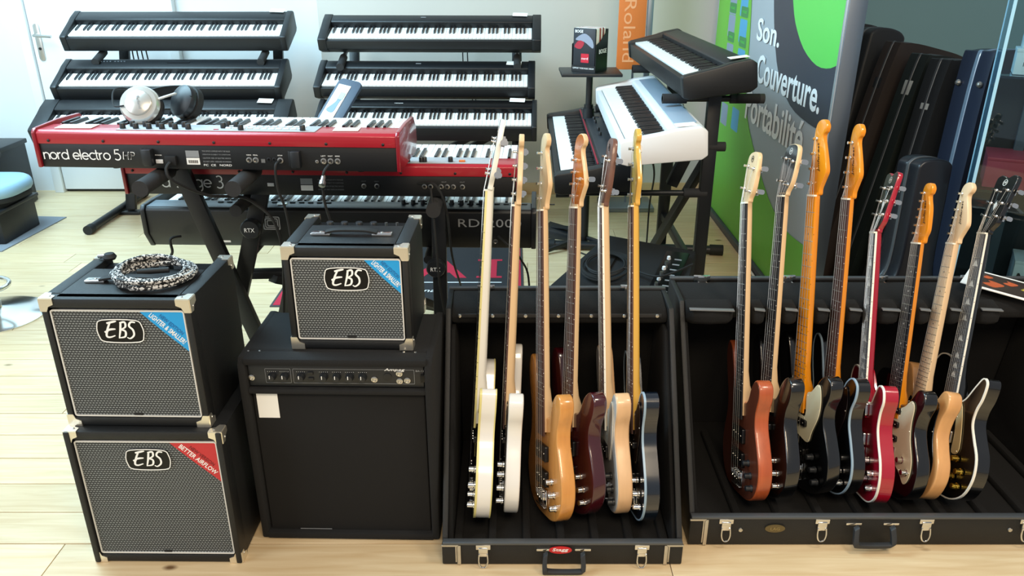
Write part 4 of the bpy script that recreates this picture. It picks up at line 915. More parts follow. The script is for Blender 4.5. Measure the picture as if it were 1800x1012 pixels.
    # tuning machines
    def tuner_mesh(big):
        s_ = 1.12 if big else 1.0
        m1 = MB().lathe([(0.0056 * s_, 0.0), (0.0052 * s_, 0.002), (0.0034 * s_, 0.003), (0.003 * s_, 0.010), (0.0038 * s_, 0.014), (0, 0.014)], T(0, 0, 0.0008), 12)
        m1.box((0, 0, -0.019), (0.013 * s_, 0.017 * s_, 0.009)); m1.cyl((-0.006, 0, -0.020), (-0.023 * s_, 0, -0.020), 0.0022 * s_, n=8)
        bo = rrect(0.013 * s_, 0.019 * s_, 0.0055 * s_); m1.prism(bo, -0.0025, 0.0025, T(-0.030 * s_, 0, -0.020) @ Matrix.Rotation(R(90), 4, 'Y') @ Matrix.Rotation(R(90), 4, 'Z'))
        return m1.mesh('tuning_machine')
    tmL = tuner_mesh(bass)
    tp = []
    if head in ('fender', 'telehead'):
        for k in range(nstr):
            y = (0.030 + (0.130 if nstr > 4 else 0.118) * k / (nstr - 1)) * hs
            xx = -0.0165 + (0.012 * (k / (nstr - 1)))
            tp.append((xx, y, 1))
        if nstr == 5: tp = tp[:4] + [(0.024, 0.075 * hs, -1)]
    else:
        h_ = nstr // 2
        for k in range(h_):
            y = (0.055 + 0.085 * k / max(1, h_ - 1)) * hs; tp.append((-0.026, y, 1)); tp.append((0.026, y - (0.012 if nstr == 4 else 0), -1))
    for x, y, s_ in tp:
        o = link('tuning_machine', tmL, tuner, t, HM @ T(x, y, 0) @ (rz(0) if s_ > 0 else rz(180)))
    # strings
    posts = sorted([(x if head not in ('fender', 'telehead') else x, y) for x, y, _ in tp], key=lambda q: q[0])
    if head in ('fender', 'telehead'): posts = sorted([(x, y) for x, y, _ in tp], key=lambda q: q[1])
    else:
        lf = sorted([q for q in posts if q[0] < 0], key=lambda q: q[1]); rt = sorted([q for q in posts if q[0] > 0], key=lambda q: -q[1]); posts = lf + rt
    for k in range(nstr):
        xn = -0.0165 + 0.033 * k / (nstr - 1); xb = (-0.0285 if bass else -0.026) + (0.057 if bass else 0.052) * k / (nstr - 1)
        hp_ = HM @ Vector((posts[k][0] + 0.003, posts[k][1], 0.006))
        rad = (0.0011 - 0.0006 * k / nstr) if bass else (0.0007 - 0.0004 * k / nstr)
        MB().tube([(xb, by - 0.02, 0.010), (xb, by, 0.0155), (xn, ny, 0.0148), hp_], rad, 5).build('string', steel_string, t)
    # bridge, pickups, knobs
    br = MB().box((0, by - 0.012, 0.003), (0.078 if bass else 0.076, 0.055 if bass else 0.04, 0.004)).box((0, by - 0.036, 0.007), (0.078 if bass else 0.07, 0.004, 0.012))
    bo = br.build('bridge', tuner if tuner is gold else chrome, t, 0.0008)
    for k in range(nstr):
        xb = (-0.0285 if bass else -0.026) + (0.057 if bass else 0.052) * k / (nstr - 1)
        MB().box((xb, by - 0.004, 0.009), (0.010 if bass else 0.008, 0.024 if bass else 0.014, 0.010)).build('saddle', chrome, bo, 0.001)
    def hb(y, w_=0.090, h_=0.036, z=0.010, poles=0, m=cover_black, x=0):
        o = MB().prism(rrect(w_, h_, 0.004), 0.0, z, T(x, y, 0)).build('pickup', m, t, 0.001)
        for i in range(poles):
            MB().cyl((x - w_ * 0.36 + w_ * 0.72 * i / (poles - 1), y, z), (x - w_ * 0.36 + w_ * 0.72 * i / (poles - 1), y, z + 0.001), 0.0025, n=8).build('pole_piece', chrome, o)
    P_ = {'jj': [(by + 0.055, 0.094, 0.020, 4), (by + 0.145, 0.094, 0.020, 4)], 'mm': [(by + 0.05, 0.098, 0.046, 4), (by + 0.125, 0.098, 0.046, 4)], 'hh': [(by + 0.035, 0.088, 0.038, 6), (by + 0.125, 0.088, 0.038, 6)],
          'sss': [(by + 0.035, 0.085, 0.018, 6), (by + 0.08, 0.085, 0.018, 6), (by + 0.125, 0.085, 0.018, 6)], 'p': [(by + 0.11, 0.085, 0.040, 4)]}[pick]
    for y, w_, h_, n_ in P_: hb(y, w_, h_, 0.011, n_, tuner if (pick == 'hh' and kind != 'bass') else cover_black)
    if guard:
        gd = spline([Vector(p) for p in guard], 4)
        MB().prism(gd, 0.0012, 0.0038).build('pickguard', guardm, t, 0.0006, 1, 50)
        scr = MB().lathe([(0.0022, 0), (0.0016, 0.001), (0, 0.0012)], None, 8).mesh('guard_screw')
        for i in range(0, len(gd), 9): 
            q = offset(gd, -0.006)[i]; link('guard_screw', scr, nickel, t, T(q.x, q.y, 0.0038))
    km = MB().lathe([(0.0105, 0), (0.0105, 0.004), (0.0088, 0.006), (0.0085, 0.019), (0.007, 0.0205), (0, 0.0205)], None, 18).mesh('control_knob')
    for x, y in knobs: link('control_knob', km, knobm, t, T(x, y, 0.0006 if not guard else 0.003))
    MB().lathe([(0.007, 0), (0.007, 0.002), (0.003, 0.004), (0.003, 0.008), (0.006, 0.011), (0, 0.012)], frame((0, 0.001, -thick / 2), (1, 0, 0), (0, 0, 1)) , 14).build('strap_button', nickel, t)
    jk = MB().lathe([(0.0105, 0), (0.0105, 0.002), (0.006, 0.003), (0.005, -0.002), (0, -0.002)], frame((0.118, 0.030, -thick / 2), (0, 0, 1), (-0.72, -0.7, 0) ) @ Matrix.Rotation(0, 4, 'X'), 16)
    jk.build('jack_plate', nickel, t)
    if logo:
        text(logo, black_ink if not headface else white_ink, hd_, T(0.012 * hsc, 0.100 * hs, 0.001) @ rz(97), w_=0.075 * hs, h_=0.011, shear=0.25)
    elif head in ('two', 'book'):
        Mo = T(0, 0.165 * hs, 0.001)
        c1 = [(0.010 * math.cos(2 * math.pi * k / 20), 0.010 * math.sin(2 * math.pi * k / 20)) for k in range(20)]; c2 = [(x * 0.84, y * 0.84) for x, y in c1]
        lgm = pearl if headface else black_ink
        e_ = MB().ring(c1, c2, 0, 0.0005).build('emblem', lgm, hd_); e_.matrix_local = Mo
        text('M', lgm, e_, T(0, 0, 0), w_=0.009, h_=0.008, shear=0.3)
    if head == 'book':
        MB().prism([(0, -0.016), (0.008, 0), (0, 0.016), (-0.008, 0)], 0.0009, 0.0014, T(0, 0.09 * hs, 0)).build('diamond_inlay', pearl, hd_)
        MB().prism([(-0.005, 0.0), (0.005, 0.0), (0.011, 0.012), (0.009, 0.03), (0, 0.036), (-0.009, 0.03), (-0.011, 0.012)], 0.0009, 0.0022, T(0, 0.004, 0)).build('truss_rod_cover', cover_black, hd_, 0.0005)
    NX.append((t, P0, Ld, sc))
    return t
def place(bu, bv, tu, tv, yrest, lift=0.05):
    p = atZ(bu, bv, lift); m = (yrest - p.y) / 0.54; r_ = ray(tu, tv)
    t_ = (p.y + m * (CAMH - lift)) / (r_.y - m * r_.z); return p, Vector((r_.x * t_, r_.y * t_, CAMH + r_.z * t_))
JG = [(0.036, 0.306), (0.060, 0.322), (0.088, 0.350), (0.105, 0.345), (0.112, 0.30), (0.104, 0.255), (0.075, 0.20), (0.055, 0.16), (0.0, 0.170), (-0.05, 0.178), (-0.075, 0.21), (-0.07, 0.26), (-0.062, 0.32), (-0.042, 0.31), (-0.035, 0.24), (0.0, 0.236), (0.034, 0.24)]
SG = [(0.036, 0.28), (0.060, 0.294), (0.090, 0.318), (0.108, 0.30), (0.104, 0.25), (0.110, 0.20), (0.132, 0.14), (0.130, 0.09), (0.105, 0.06), (0.07, 0.09), (0.0, 0.125), (-0.06, 0.13), (-0.072, 0.18), (-0.07, 0.25), (-0.06, 0.30), (-0.04, 0.28), (-0.034, 0.262), (0.0, 0.258), (0.034, 0.262)]
KB = [(0.085, 0.125), (0.105, 0.092), (0.118, 0.058)]
GB = 'basses'
def G(name, label, cat, px, azi, yrest, **kw):
    P0, Pn = place(*px, yrest); q = kw['nom'] / (0.905 if kw['kind'] == 'bass' else 0.795); P1 = P0 + (Pn - P0) * q; return guitar(name, label, cat, P0, P1, 1, azi, **kw)
YL = 2.045
G('bass_guitar', 'white single-cut bass with aged cream binding, leftmost in the centre rack', 'bass guitar', (832, 890, 860, 336), 3, YL, kind='bass', nom=1.10, body='lp', bodym=g_white, neck=gloss('white_gloss_neck', '#E9E6DC'), board=ebony, head='two', headface=g_black, binding=yellow_pl, nbind=yellow_pl, pick='jj', knobs=[(0.10, 0.15), (0.125, 0.115), (0.105, 0.08), (0.13, 0.06)], knobm=chrome, thick=0.044, inlay='dot')
G('bass_guitar', 'white bass with maple neck and dark edge line, second from the left in centre rack', 'bass guitar', (884, 882, 908, 362), 1, YL, kind='bass', nom=1.10, body='jbass', bodym=g_white, neck=maple, board=rosewood, head='fender', guard=JG, guardm=tort, pick='jj', knobs=KB + [(0.07, 0.15)], knobm=chrome)
G('bass_guitar', 'natural amber wood bass with two black pickups in the centre rack', 'bass guitar', (956, 905, 955, 371), 16, YL + 0.01, kind='bass', nom=1.12, body='jbass', bodym=nat, neck=maple, board=rosewood, head='fender', pick='mm', knobs=KB, knobm=chrome)
G('bass_guitar', 'dark cherry bass with amber sunburst headstock in the centre rack', 'bass guitar', (997, 890, 1013, 366), 22, YL + 0.01, kind='bass', nom=1.11, body='jbass', bodym=g_maroon, neck=maple, board=rosewood, head='fender', headface=sunb, nstr=5, pick='mm', knobs=KB, knobm=chrome)
G('bass_guitar', 'pale natural bass with walnut-faced headstock, second from right in centre rack', 'bass guitar', (1067, 885, 1062, 364), 5, YL, kind='bass', nom=1.10, body='jbass', bodym=nat_p, face=g_white, neck=maple, board=rosewood, head='two', headm=walnut, nbind=white_pl, guard=JG, guardm=white_pl, pick='p', knobs=KB, knobm=plastic)
G('bass_guitar', 'dark blue-black bass with amber maple neck, rightmost in the centre rack', 'bass guitar', (1112, 902, 1115, 364), 3, YL + 0.02, kind='bass', nom=1.12, body='jbass', bodym=g_blue, neck=maple_y, board=rosewood, head='fender', guard=JG, guardm=tort, binding=mat('pale_blue_edge', '#8FA6B8', 0.3), pick='jj', knobs=KB, knobm=chrome, tuner=grey_tuner)
YR = 2.135
G('bass_guitar', 'reddish-brown wood bass, leftmost in the right rack', 'bass guitar', (1298, 868, 1314, 358), 3, YR, kind='bass', nom=1.06, body='jbass', bodym=nat_o, face=nat_d, neck=maple, board=ebony, head='two', nbind=None, pick='mm', knobs=KB, knobm=plastic)
G('bass_guitar', 'black bass with black-faced headstock and pale neck, second in the right rack', 'bass guitar', (1337, 862, 1378, 346), 5, YR, kind='bass', nom=1.06, body='jbass', bodym=g_black, neck=maple, board=ebony, head='two', headface=g_black, pick='jj', knobs=KB, knobm=chrome)
G('bass_guitar', 'black bass with cream pickguard and all-orange maple neck in the right rack', 'bass guitar', (1398, 852, 1432, 345), 11, YR, kind='bass', nom=1.12, body='jbass', bodym=g_black, neck=maple_o, board=maple_o, head='fender', guard=JG, guardm=cream, pick='jj', knobs=KB, knobm=plastic, logo='Jmforest')
G('bass_guitar', 'black bass with orange neck and dark fretboard in the right rack', 'bass guitar', (1446, 853, 1492, 351), 4, YR, kind='bass', nom=1.12, body='jbass', bodym=g_black, neck=maple_o, board=rosewood, head='fender', guard=JG, guardm=tort, binding=mat('pale_blue_edge', '#8FA6B8', 0.3), pick='jj', knobs=KB, knobm=chrome, logo='Jmforest')
GK = [(0.085, 0.13), (0.115, 0.10), (0.080, 0.075), (0.112, 0.055)]
G('electric_guitar', 'cherry red electric guitar with black-faced headstock in the right rack', 'guitar', (1508, 868, 1541, 410), -6, YR, kind='guitar', nom=0.98, body='tele', bodym=g_red, neck=g_red, board=rosegrey, head='book', headface=g_black, nbind=white_pl, binding=white_pl, inlay='tri', nstr=6, pick='hh', knobs=GK, knobm=chrome)
G('electric_guitar', 'black electric guitar with cream pickguard and orange neck in the right rack', 'guitar', (1552, 862, 1615, 429), 4, YR, kind='guitar', nom=0.98, body='tele', bodym=g_black, neck=maple_o, board=ebony, head='telehead', guard=SG, guardm=cream, nstr=6, pick='sss', knobs=GK[:2], knobm=chrome, logo='Jmforest')
G('electric_guitar', 'natural alder-sided electric guitar with black pickguard and pale maple neck', 'guitar', (1586, 862, 1676, 430), 1, YR, kind='guitar', nom=0.98, body='strat', bodym=nat_l, neck=maple_w, board=maple_w, head='fender', guard=SG, guardm=g_black, nstr=6, pick='sss', knobs=GK[:3], knobm=plastic, logo='Jmforest')
G('electric_guitar', 'black electric guitar with cream binding and gold knobs, rightmost in right rack', 'guitar', (1642, 862, 1732, 412), 1, YR, kind='guitar', nom=0.98, body='lp', bodym=g_black, neck=g_black, board=rosegrey, head='book', headface=g_black, nbind=white_pl, binding=white_pl, inlay='tri', nstr=6, pick='hh', knobs=GK, knobm=gold, guard=[(0.036, 0.285), (0.062, 0.28), (0.085, 0.16), (0.05, 0.14), (0.048, 0.20)], guardm=tan_pg)
# foam fingers of the right rack, between the necks
xs = sorted((P0 + Ld * ((0.56 - P0.z) / Ld.z)).x for t_, P0, Ld, sc in NX[6:])
xs = [xs[0] - 0.19] + xs + [min(xs[-1] + 0.12, 1.60)]
for a, b_ in zip(xs, xs[1:]):
    a += 0.022; b_ -= 0.030; w_ = b_ - a
    if w_ < 0.02: continue
    rings = []
    for q, dy in ((0, 0.02), (0.12, 0.0), (0.5, -0.006), (0.88, 0.0), (1, 0.02)):
        x = a + w_ * q
        rings.append([Vector((x - oxR, y_ - oyR, z_)) for y_, z_ in ((2.112 + dy, 0.565), (2.122 + dy, 0.582), (2.175, 0.592), (2.18, 0.53), (2.128 + dy, 0.532), (2.113 + dy, 0.545))])
    MB().loft(rings).build('foam_finger', plush, tR, 0.004)
    MB().bar((a + 0.004 - oxR, 2.118 - oyR, 0.584), (b_ - 0.004 - oxR, 2.114 - oyR, 0.582), 0.004, 0.016, (0, 1, 0)).build('finger_strap', mat('worn_silver_strap', '#6A6D70', 0.4), tR, 0.001)
# ------------------------------------------------------------------ keyboards on the side stand (player side faces left)
SIDE = Matrix.Rotation(R(-90), 4, 'Z')
pB = T(0.655, 3.80, 1.005) @ rz(1.5) @ SIDE @ rx(7)
piano('digital_piano', 'black digital piano on top of the right-hand stand, seen from its end', pB, L=1.32, D=0.285, H=0.125, keyw=1.225, kd=0.145)
pW = T(0.425, 3.545, 0.805) @ rz(-1.5) @ SIDE @ rx(5)
wp = piano('digital_piano', 'white digital piano on the middle of the right-hand stand', pW, L=1.30, D=0.315, H=0.125, keyw=1.20, shell=white_plastic, kd=0.150)
MB().box((0, 0.252, 0.1262), (1.10, 0.085, 0.0016)).build('grey_top_panel', mat('blue_grey_top_panel', '#8FA2B4', 0.35), wp, 0.0006)
pS = T(0.195, 3.90, 0.600) @ rz(-1.0) @ SIDE @ rx(3)
sp2 = piano('stage_piano', 'black stage piano with control knobs on the lowest arms of the right-hand stand', pS, L=1.36, D=0.345, H=0.118, keyw=1.225, shell=plastic_dark, kd=0.150)
MB().box((0, 0.262, 0.119), (1.26, 0.135, 0.003)).build('knob_panel', mat('charcoal_knob_panel', '#2B2F34', 0.4), sp2, 0.001)
MB().box((0, 0.183, 0.112), (1.225, 0.006, 0.006)).build('red_felt_strip', mat('red_felt', '#8E1F2E', 0.9), sp2)
for k in range(12): link('knob', kn, plastic, sp2, T(-0.45 + 0.085 * (k // 2) * (1 if k < 8 else 1.3), 0.235 + 0.05 * (k % 2), 0.120))
MB().lathe([(0.028, 0), (0.026, 0.006), (0, 0.007)], T(-0.50, 0.26, 0.120)).build('wheel', plastic_gloss, sp2)
for M_, p_, sz, lb in ((pB, (0.58, 0.235, 0.130), (0.05, 0.075), 'white price card on the near end of the black piano atop the right-hand stand'), (pW, (0.585, 0.245, 0.1275), (0.06, 0.075), 'pale blue-white card on the near end of the white piano'), (pS, (0.60, 0.27, 0.1215), (0.07, 0.09), 'white leaflet on the near end of the stage piano with knobs')):
    c = MB().box((0, 0, 0.001), (sz[0], sz[1], 0.0016)).build('price_card', paper); c.matrix_world = M_ @ T(*p_); tag(c, lb, 'card')
t = thing('tiered_keyboard_stand', 'black keyboard stand with foam arms at the right, beside the green banner', 'stand', (0, 0, 0))
for Y_, in ((3.33,), (4.22,)):
    MB().bar((0.835, Y_, 0.03), (0.835, Y_, 1.0), 0.035, 0.055, (1, 0, 0)).build('upright', black_metal, t, 0.004)
    for za, xa, xb in ((0.985, 0.62, 1.02), (0.785, 0.44, 0.90), (0.583, 0.19, 0.84)):
        MB().cyl((xa, Y_, za), (xb, Y_, za), 0.013, n=12).build('arm', black_metal, t)
        for q in ((xa, 0.10), (xb, -0.10)): MB().cyl((q[0], Y_, za), (q[0] + q[1], Y_, za), 0.020, n=14).build('foam_grip', foam, t)
MB().cyl((0.90, 3.33, 0.985 - 0.0), (1.04, 3.33, 0.985), 0.020, n=14).build('foam_grip', foam, t)
for Y_, x0_, x1_ in ((4.14, 0.20, 1.13), (3.28, 0.35, 1.15)):
    MB().cyl((x0_, Y_ + 0.08, 0.028), (x1_, Y_ - 0.02, 0.028), 0.024, n=14).build('foot', black_metal, t)
    MB().cyl((x0_ - 0.03, Y_ + 0.083, 0.028), (x0_ + 0.04, Y_ + 0.075, 0.028), 0.030, n=14).build('foot_cap', rubber, t)
    MB().cyl((x1_ - 0.04, Y_ - 0.015, 0.028), (x1_ + 0.03, Y_ - 0.023, 0.028), 0.030, n=14).build('foot_cap', rubber, t)
MB().bar((0.835, 3.34, 0.74), (0.70, 3.95, 0.02), 0.05, 0.03, (1, 0, 0)).build('slanted_leg', black_metal, t, 0.003)
MB().bar((0.77, 3.36, 0.80), (0.70, 3.40, 0.60), 0.05, 0.035, (0, 1, 0)).build('tier_riser', black_metal, t, 0.003)
MB().bar((0.835, 3.34, 0.20), (0.835, 4.22, 0.20), 0.03, 0.04).build('crossbar', black_metal, t, 0.003)

# ------------------------------------------------------------------ leaflet stand and orange banner at the back
t = thing('speaker_stand', 'black pole stand with a small shelf for catalogues at the rear centre', 'stand', (0.405, 4.25, 0))
MB().cyl((0, 0, 0.02), (0, 0, 0.80), 0.024, n=16).build('lower_pole', black_metal, t)
MB().cyl((0, 0, 0.72), (0, 0, 0.955), 0.017, n=16).build('upper_pole', black_metal, t)
MB().cyl((0, 0, 0.70), (0, 0, 0.78), 0.030, n=16).build('clamp_collar', plastic, t)
MB().cyl((0.02, -0.01, 0.73), (0.055, -0.02, 0.73), 0.010, n=10).build('clamp_knob', plastic, t)
MB().box((0, 0, 0.965), (0.31, 0.26, 0.016)).build('shelf', black_metal, t, 0.004)
for k in range(3):
    a = R(90 + 120 * k); MB().bar((0, 0, 0.06), (0.26 * math.cos(a), 0.26 * math.sin(a), 0.02), 0.02, 0.02).build('leg', black_metal, t, 0.002)
bxM = T(0.400, 4.245, 0.974) @ rz(-32)
t = thing('leaflet_holder', 'black leaflet holder box on the pole stand shelf', 'box', M=bxM)
w_, d_, h_ = 0.135, 0.135, 0.205
X = Matrix(((0, 0, 1, 0), (1, 0, 0, 0), (0, 1, 0, 0), (0, 0, 0, 1)))
for s_ in (-1, 1):
    MB().prism([(-d_ / 2, 0), (-d_ / 2, h_ * 0.66), (-d_ * 0.2, h_ * 0.72), (d_ / 2, h_), (d_ / 2, 0)], s_ * w_ / 2 - 0.001, s_ * w_ / 2 + 0.001, X).build('side_wall', plastic_dark, t)
MB().box((0, d_ / 2, h_ / 2), (w_, 0.002, h_)).build('back_wall', plastic_dark, t)
MB().box((0, -d_ / 2, 0.016), (w_, 0.002, 0.032)).build('front_wall', plastic_dark, t)
MB().box((0, 0, 0.001), (w_, d_, 0.002)).build('bottom', plastic_dark, t)
text('SUPPORT YOUR MUSIC DREAM', white_ink, t, frame((0, -d_ / 2 - 0.0012, 0.018), (1, 0, 0), (0, 0, 1)), w_=0.12, h_=0.008)
text('BOGE', white_ink, t, frame((w_ / 2 + 0.0012, 0.01, 0.10), (0, 1, 0), (0, 0, 1)), w_=0.085, h_=0.022, bold=0.02)
lf_cols = ['#20242C', '#F0EEE8', '#E8E6E0', '#A03A34', '#EDEBE6', '#7A2F2E', '#E6E2DA']
for k in range(7):
    m_ = mat('leaflet_paper_%d' % k, lf_cols[k], 0.4)
    l = thing('leaflet', ('dark front leaflet showing a red square, in the holder', 'white leaflet right behind the dark front leaflet in the holder', 'pale leaflet just in front of the brick-red one in the holder', 'brick-red leaflet in the middle of the holder', 'pale leaflet between the brick-red and dark red leaflets', 'dark red leaflet near the back of the holder', 'pale leaflet at the very back of the holder')[k], 'leaflet', M=bxM @ T(0, -d_ / 2 + 0.008 + 0.017 * k, 0.003), group='leaflets in the holder')
    MB().box((0, 0, 0.105), (w_ - 0.012, 0.012, 0.21)).build('leaflet_body', m_, l, 0.001)
    if k == 0:
        Fq = lambda x, z: frame((x, -0.0064, z), (1, 0, 0), (0, 0, 1))
        MB().prism(spline([Vector(p) for p in ((-0.05, 0.02), (0.0, 0.05), (0.045, 0.02), (0.05, -0.02), (0.0, 0.01))], 4), 0, 0.0004).build('cover_picture', mat('cover_grey_blue', '#8D94A6', 0.4), l).matrix_local = Fq(0, 0.135)
        MB().prism(spline([Vector(p) for p in ((-0.055, 0.0), (-0.03, 0.03), (0.0, 0.02), (-0.02, -0.01))], 4), 0, 0.0005).build('cover_picture', mat('cover_red', '#A8283A', 0.4), l).matrix_local = Fq(0, 0.12)
        MB().box((0, 0, 0.0006), (0.044, 0.044, 0.0008)).build('red_square', mat('logo_red_square', '#C21F35', 0.4), l).matrix_local = Fq(0.006, 0.065)
        text('nord', white_ink, l, Fq(0.006, 0.064) @ T(0, 0, 0.0012), w_=0.036, h_=0.012)
        text('BOGE', white_ink, l, Fq(-0.03, 0.195), w_=0.045, h_=0.014, bold=0.02)
t = thing('banner_stand', 'orange vertical banner with silver side pole at the rear wall', 'banner', (0.72, 5.02, 0))
MB().box((0, 0, 1.35), (0.165, 0.02, 0.95)).build('banner_panel', mat('orange_banner_print', '#DE7A3A', 0.5), t, 0.004)
text('Roland', mat('pale_orange_print', '#F0A878', 0.5), t, frame((-0.015, -0.0105, 1.10), (0, 0, -1), (1, 0, 0)) , w_=0.36, h_=0.07)
MB().box((0.105, 0, 0.95), (0.035, 0.03, 1.86)).build('side_pole', mat('brushed_aluminium', '#8E98A4', 0.35, 0.9), t, 0.004)
MB().box((0.02, 0, 0.015), (0.34, 0.26, 0.03)).build('base_plate', MATS['brushed_aluminium'], t, 0.004)
MB().box((0.02, 0, 0.45), (0.012, 0.012, 0.86)).build('support_rod', MATS['brushed_aluminium'], t)

# ------------------------------------------------------------------ large green and grey display panel
BX = 1.275
t = thing('display_panel', 'tall printed display panel in green, grey and black with silver frame', 'banner', (BX, 4.18, 0))
bz0 = 0.04; bz1 = 2.2; Y0, Y1 = 3.16, 5.16
P_ = lambda pts, nm, m, lay: None
F = frame((-0.002, 0.0, 0.0), (0, -1, 0), (0, 0, 1))      # x: towards camera, y: up, z: towards -X
grey_print = mat('banner_grey', '#A9B0B6', 0.42); green_print = mat('banner_green', '#6FB93E', 0.42); dark_print = mat('banner_charcoal', '#3A3F4A', 0.42)
MB().box((0.022, 0, (bz0 + bz1) / 2), (0.044, Y1 - Y0, bz1 - bz0)).build('panel_board', grey_print, t, 0.002)
def flat(pts, nm, m, lay, par=None):
    o = MB().prism(pts, 0, 0.0015 + 0.0004 * lay).build(nm, m, par or t); o.matrix_local = F; return o
def by_uv(uv):                                            # outline points of the flat print on the panel plane
    out = []
    for u, v in uv:
        d = ray(u, v); k = BX / d.x; out.append(Vector((4.18 - d.y * k, CAMH + d.z * k)))
    return out
hw = (Y1 - Y0) / 2
clampx = lambda p: Vector((max(-hw + 0.003, min(hw - 0.003, p.x)), max(bz0 + 0.002, min(bz1 - 0.005, p.y))))
gl = by_uv([(1322, 0), (1319, 60), (1313, 140), (1313, 200), (1330, 280), (1352, 350), (1378, 400), (1412, 430), (1440, 445)])
edge = spline(gl, 3, False)
flat([clampx(Vector((-hw, bz1))), clampx(Vector((edge[0].x, bz1)))] + [clampx(p) for p in edge] + [clampx(Vector((hw, edge[-1].y))), clampx(Vector((hw, bz0))), clampx(Vector((-hw, bz0)))], 'green_field', green_print, 1)
dk = spline(by_uv([(1362, 0), (1363, 60), (1370, 130), (1390, 185), (1420, 215), (1450, 232), (1470, 235)]), 3, False)
flat([clampx(p) for p in dk] + [clampx(Vector((hw, dk[-1].y))), clampx(Vector((hw, bz1))), clampx(Vector((dk[0].x, bz1)))], 'dark_ring', dark_print, 2)
g2 = spline(by_uv([(1396, 0), (1400, 40), (1414, 85), (1437, 115), (1462, 120), (1482, 108)]), 3, False)
bright_green = mat('banner_bright_green', '#63CF5C', 0.4)
flat([clampx(p) for p in g2] + [clampx(Vector((hw, g2[-1].y + 0.02))), clampx(Vector((hw, bz1))), clampx(Vector((g2[0].x, bz1)))], 'green_disc', bright_green, 3)
def word(s, u0, v0, u1, v1, hgt):
    a, b_ = by_uv([(u0, v0), (u1, v1)])
    wd = abs(b_.x - a.x); o = text(s, white_ink, t, F @ T((a.x + b_.x) / 2, (a.y + b_.y) / 2, 0.0034), w_=wd, h_=hgt, bold=0.016, ext=0.001)
    return o
def zh(u, va, vb): return abs((by_uv([(u, va)])[0] - by_uv([(u, vb)])[0]).y)
word('Son.', 1334, 48, 1373, 66, zh(1345, 26, 68) * 1.0)
word('Couverture.', 1332, 128, 1447, 160, zh(1370, 92, 148))
word('Portabilité', 1312, 195, 1416, 228, zh(1345, 168, 222) * 1.15)
# small product boxes printed down the green strip
tiles = [(1284, 8), (1302, 12), (1283, 45), (1302, 52), (1279, 95), (1298, 104)]
for i, (u, v) in enumerate([(1291, 5), (1310, 8), (1287, 46), (1307, 55), (1283, 96), (1303, 107), (1274, 200), (1293, 210)]):
    c = by_uv([(u, v)])[0]
    o = MB().prism(rrect(0.145, 0.125, 0.012), 0, 0.0022).build('product_tile', mat('tile_%d' % (i % 2), ('#8C9AAE', '#4FA3CE')[i % 2], 0.4), t); o.matrix_local = F @ T(c.x, c.y, 0)
    if i < 6:
        o2 = MB().prism(rrect(0.145, 0.055, 0.012), 0, 0.0024).build('tile_caption', mat('caption_green', '#3F8A4E', 0.4), t); o2.matrix_local = F @ T(c.x, c.y + 0.10, 0)
        text('MODULE', bright_green, o2, T(0, 0, 0.0026), w_=0.08, h_=0.012)
alu = MATS['brushed_aluminium']; light_alu = mat('bright_aluminium_edge', '#C9D2DA', 0.3, 0.7)
MB().box((0.022, -hw - 0.012, (bz1) / 2 + 0.01), (0.070, 0.026, bz1)).build('frame_post', alu, t, 0.003)
MB().box((-0.014, -hw - 0.010, (bz1) / 2 + 0.01), (0.008, 0.020, bz1)).build('frame_lip', light_alu, t, 0.002)
MB().box((0.010, hw + 0.006, bz1 / 2), (0.03, 0.012, bz1)).build('frame_post', light_alu, t, 0.002)
MB().box((0.022, 0, 0.02), (0.09, Y1 - Y0, 0.04)).build('base_rail', dark_print, t, 0.003)

# ------------------------------------------------------------------ hard cases leaning behind
def hard_case(label, M, bodyo, thick, m, edge=None, latches=(), group=None, lm=None):
    lm = lm or mat('pale_latch_metal', '#C6CBC8', 0.35, 0.4)
    t = thing('guitar_case', label, 'guitar case', M=M)     # local: x = width (depth in the shop), y up the length, z thickness
    out = spline([Vector(p) for p in bodyo], 5)
    MB().prism(out, 0, thick * 0.46).build('lower_shell', m, t, 0.012, 3, 50)
    MB().prism(out, thick * 0.54, thick).build('lid_shell', m, t, 0.012, 3, 50)
    MB().prism(offset(out, 0.002), thick * 0.44, thick * 0.56).build('edge_valance', edge or MATS['grey_metal_valance'], t, 0.002, 1, 50)
    for x, y, nx, ny in latches:
        l = MB().box((0, 0, 0.006), (0.050, 0.060, 0.010)).box((0, 0, 0.014), (0.030, 0.036, 0.012)).lathe([(0.010, 0.02), (0.008, 0.026), (0, 0.027)])
        o = l.build('latch', lm, t, 0.003); o.matrix_local = frame((x, y, thick / 2), (0, 0, 1), (-ny, nx, 0))
    return t
FULL = [(0.0, 0), (0.14, 0.01), (0.18, 0.10), (0.17, 0.22), (0.14, 0.34), (0.13, 0.45), (0.09, 0.56), (0.085, 0.95), (0.075, 1.03), (0.0, 1.05), (-0.075, 1.03), (-0.085, 0.95), (-0.09, 0.56), (-0.14, 0.45), (-0.16, 0.34), (-0.18, 0.22), (-0.18, 0.10), (-0.14, 0.01)]
RECT = [(0.0, 0), (0.17, 0.0), (0.19, 0.03), (0.19, 0.5), (0.185, 0.98), (0.15, 1.04), (0.0, 1.05), (-0.15, 1.04), (-0.185, 0.98), (-0.19, 0.5), (-0.19, 0.03), (-0.17, 0.0)]
case_black = mat('black_case_tolex', '#181B1E', 0.55, bump=0.4, bscale=500); case_brown = mat('dark_brown_case_tolex', '#2A211C', 0.6, bump=0.4, bscale=500)
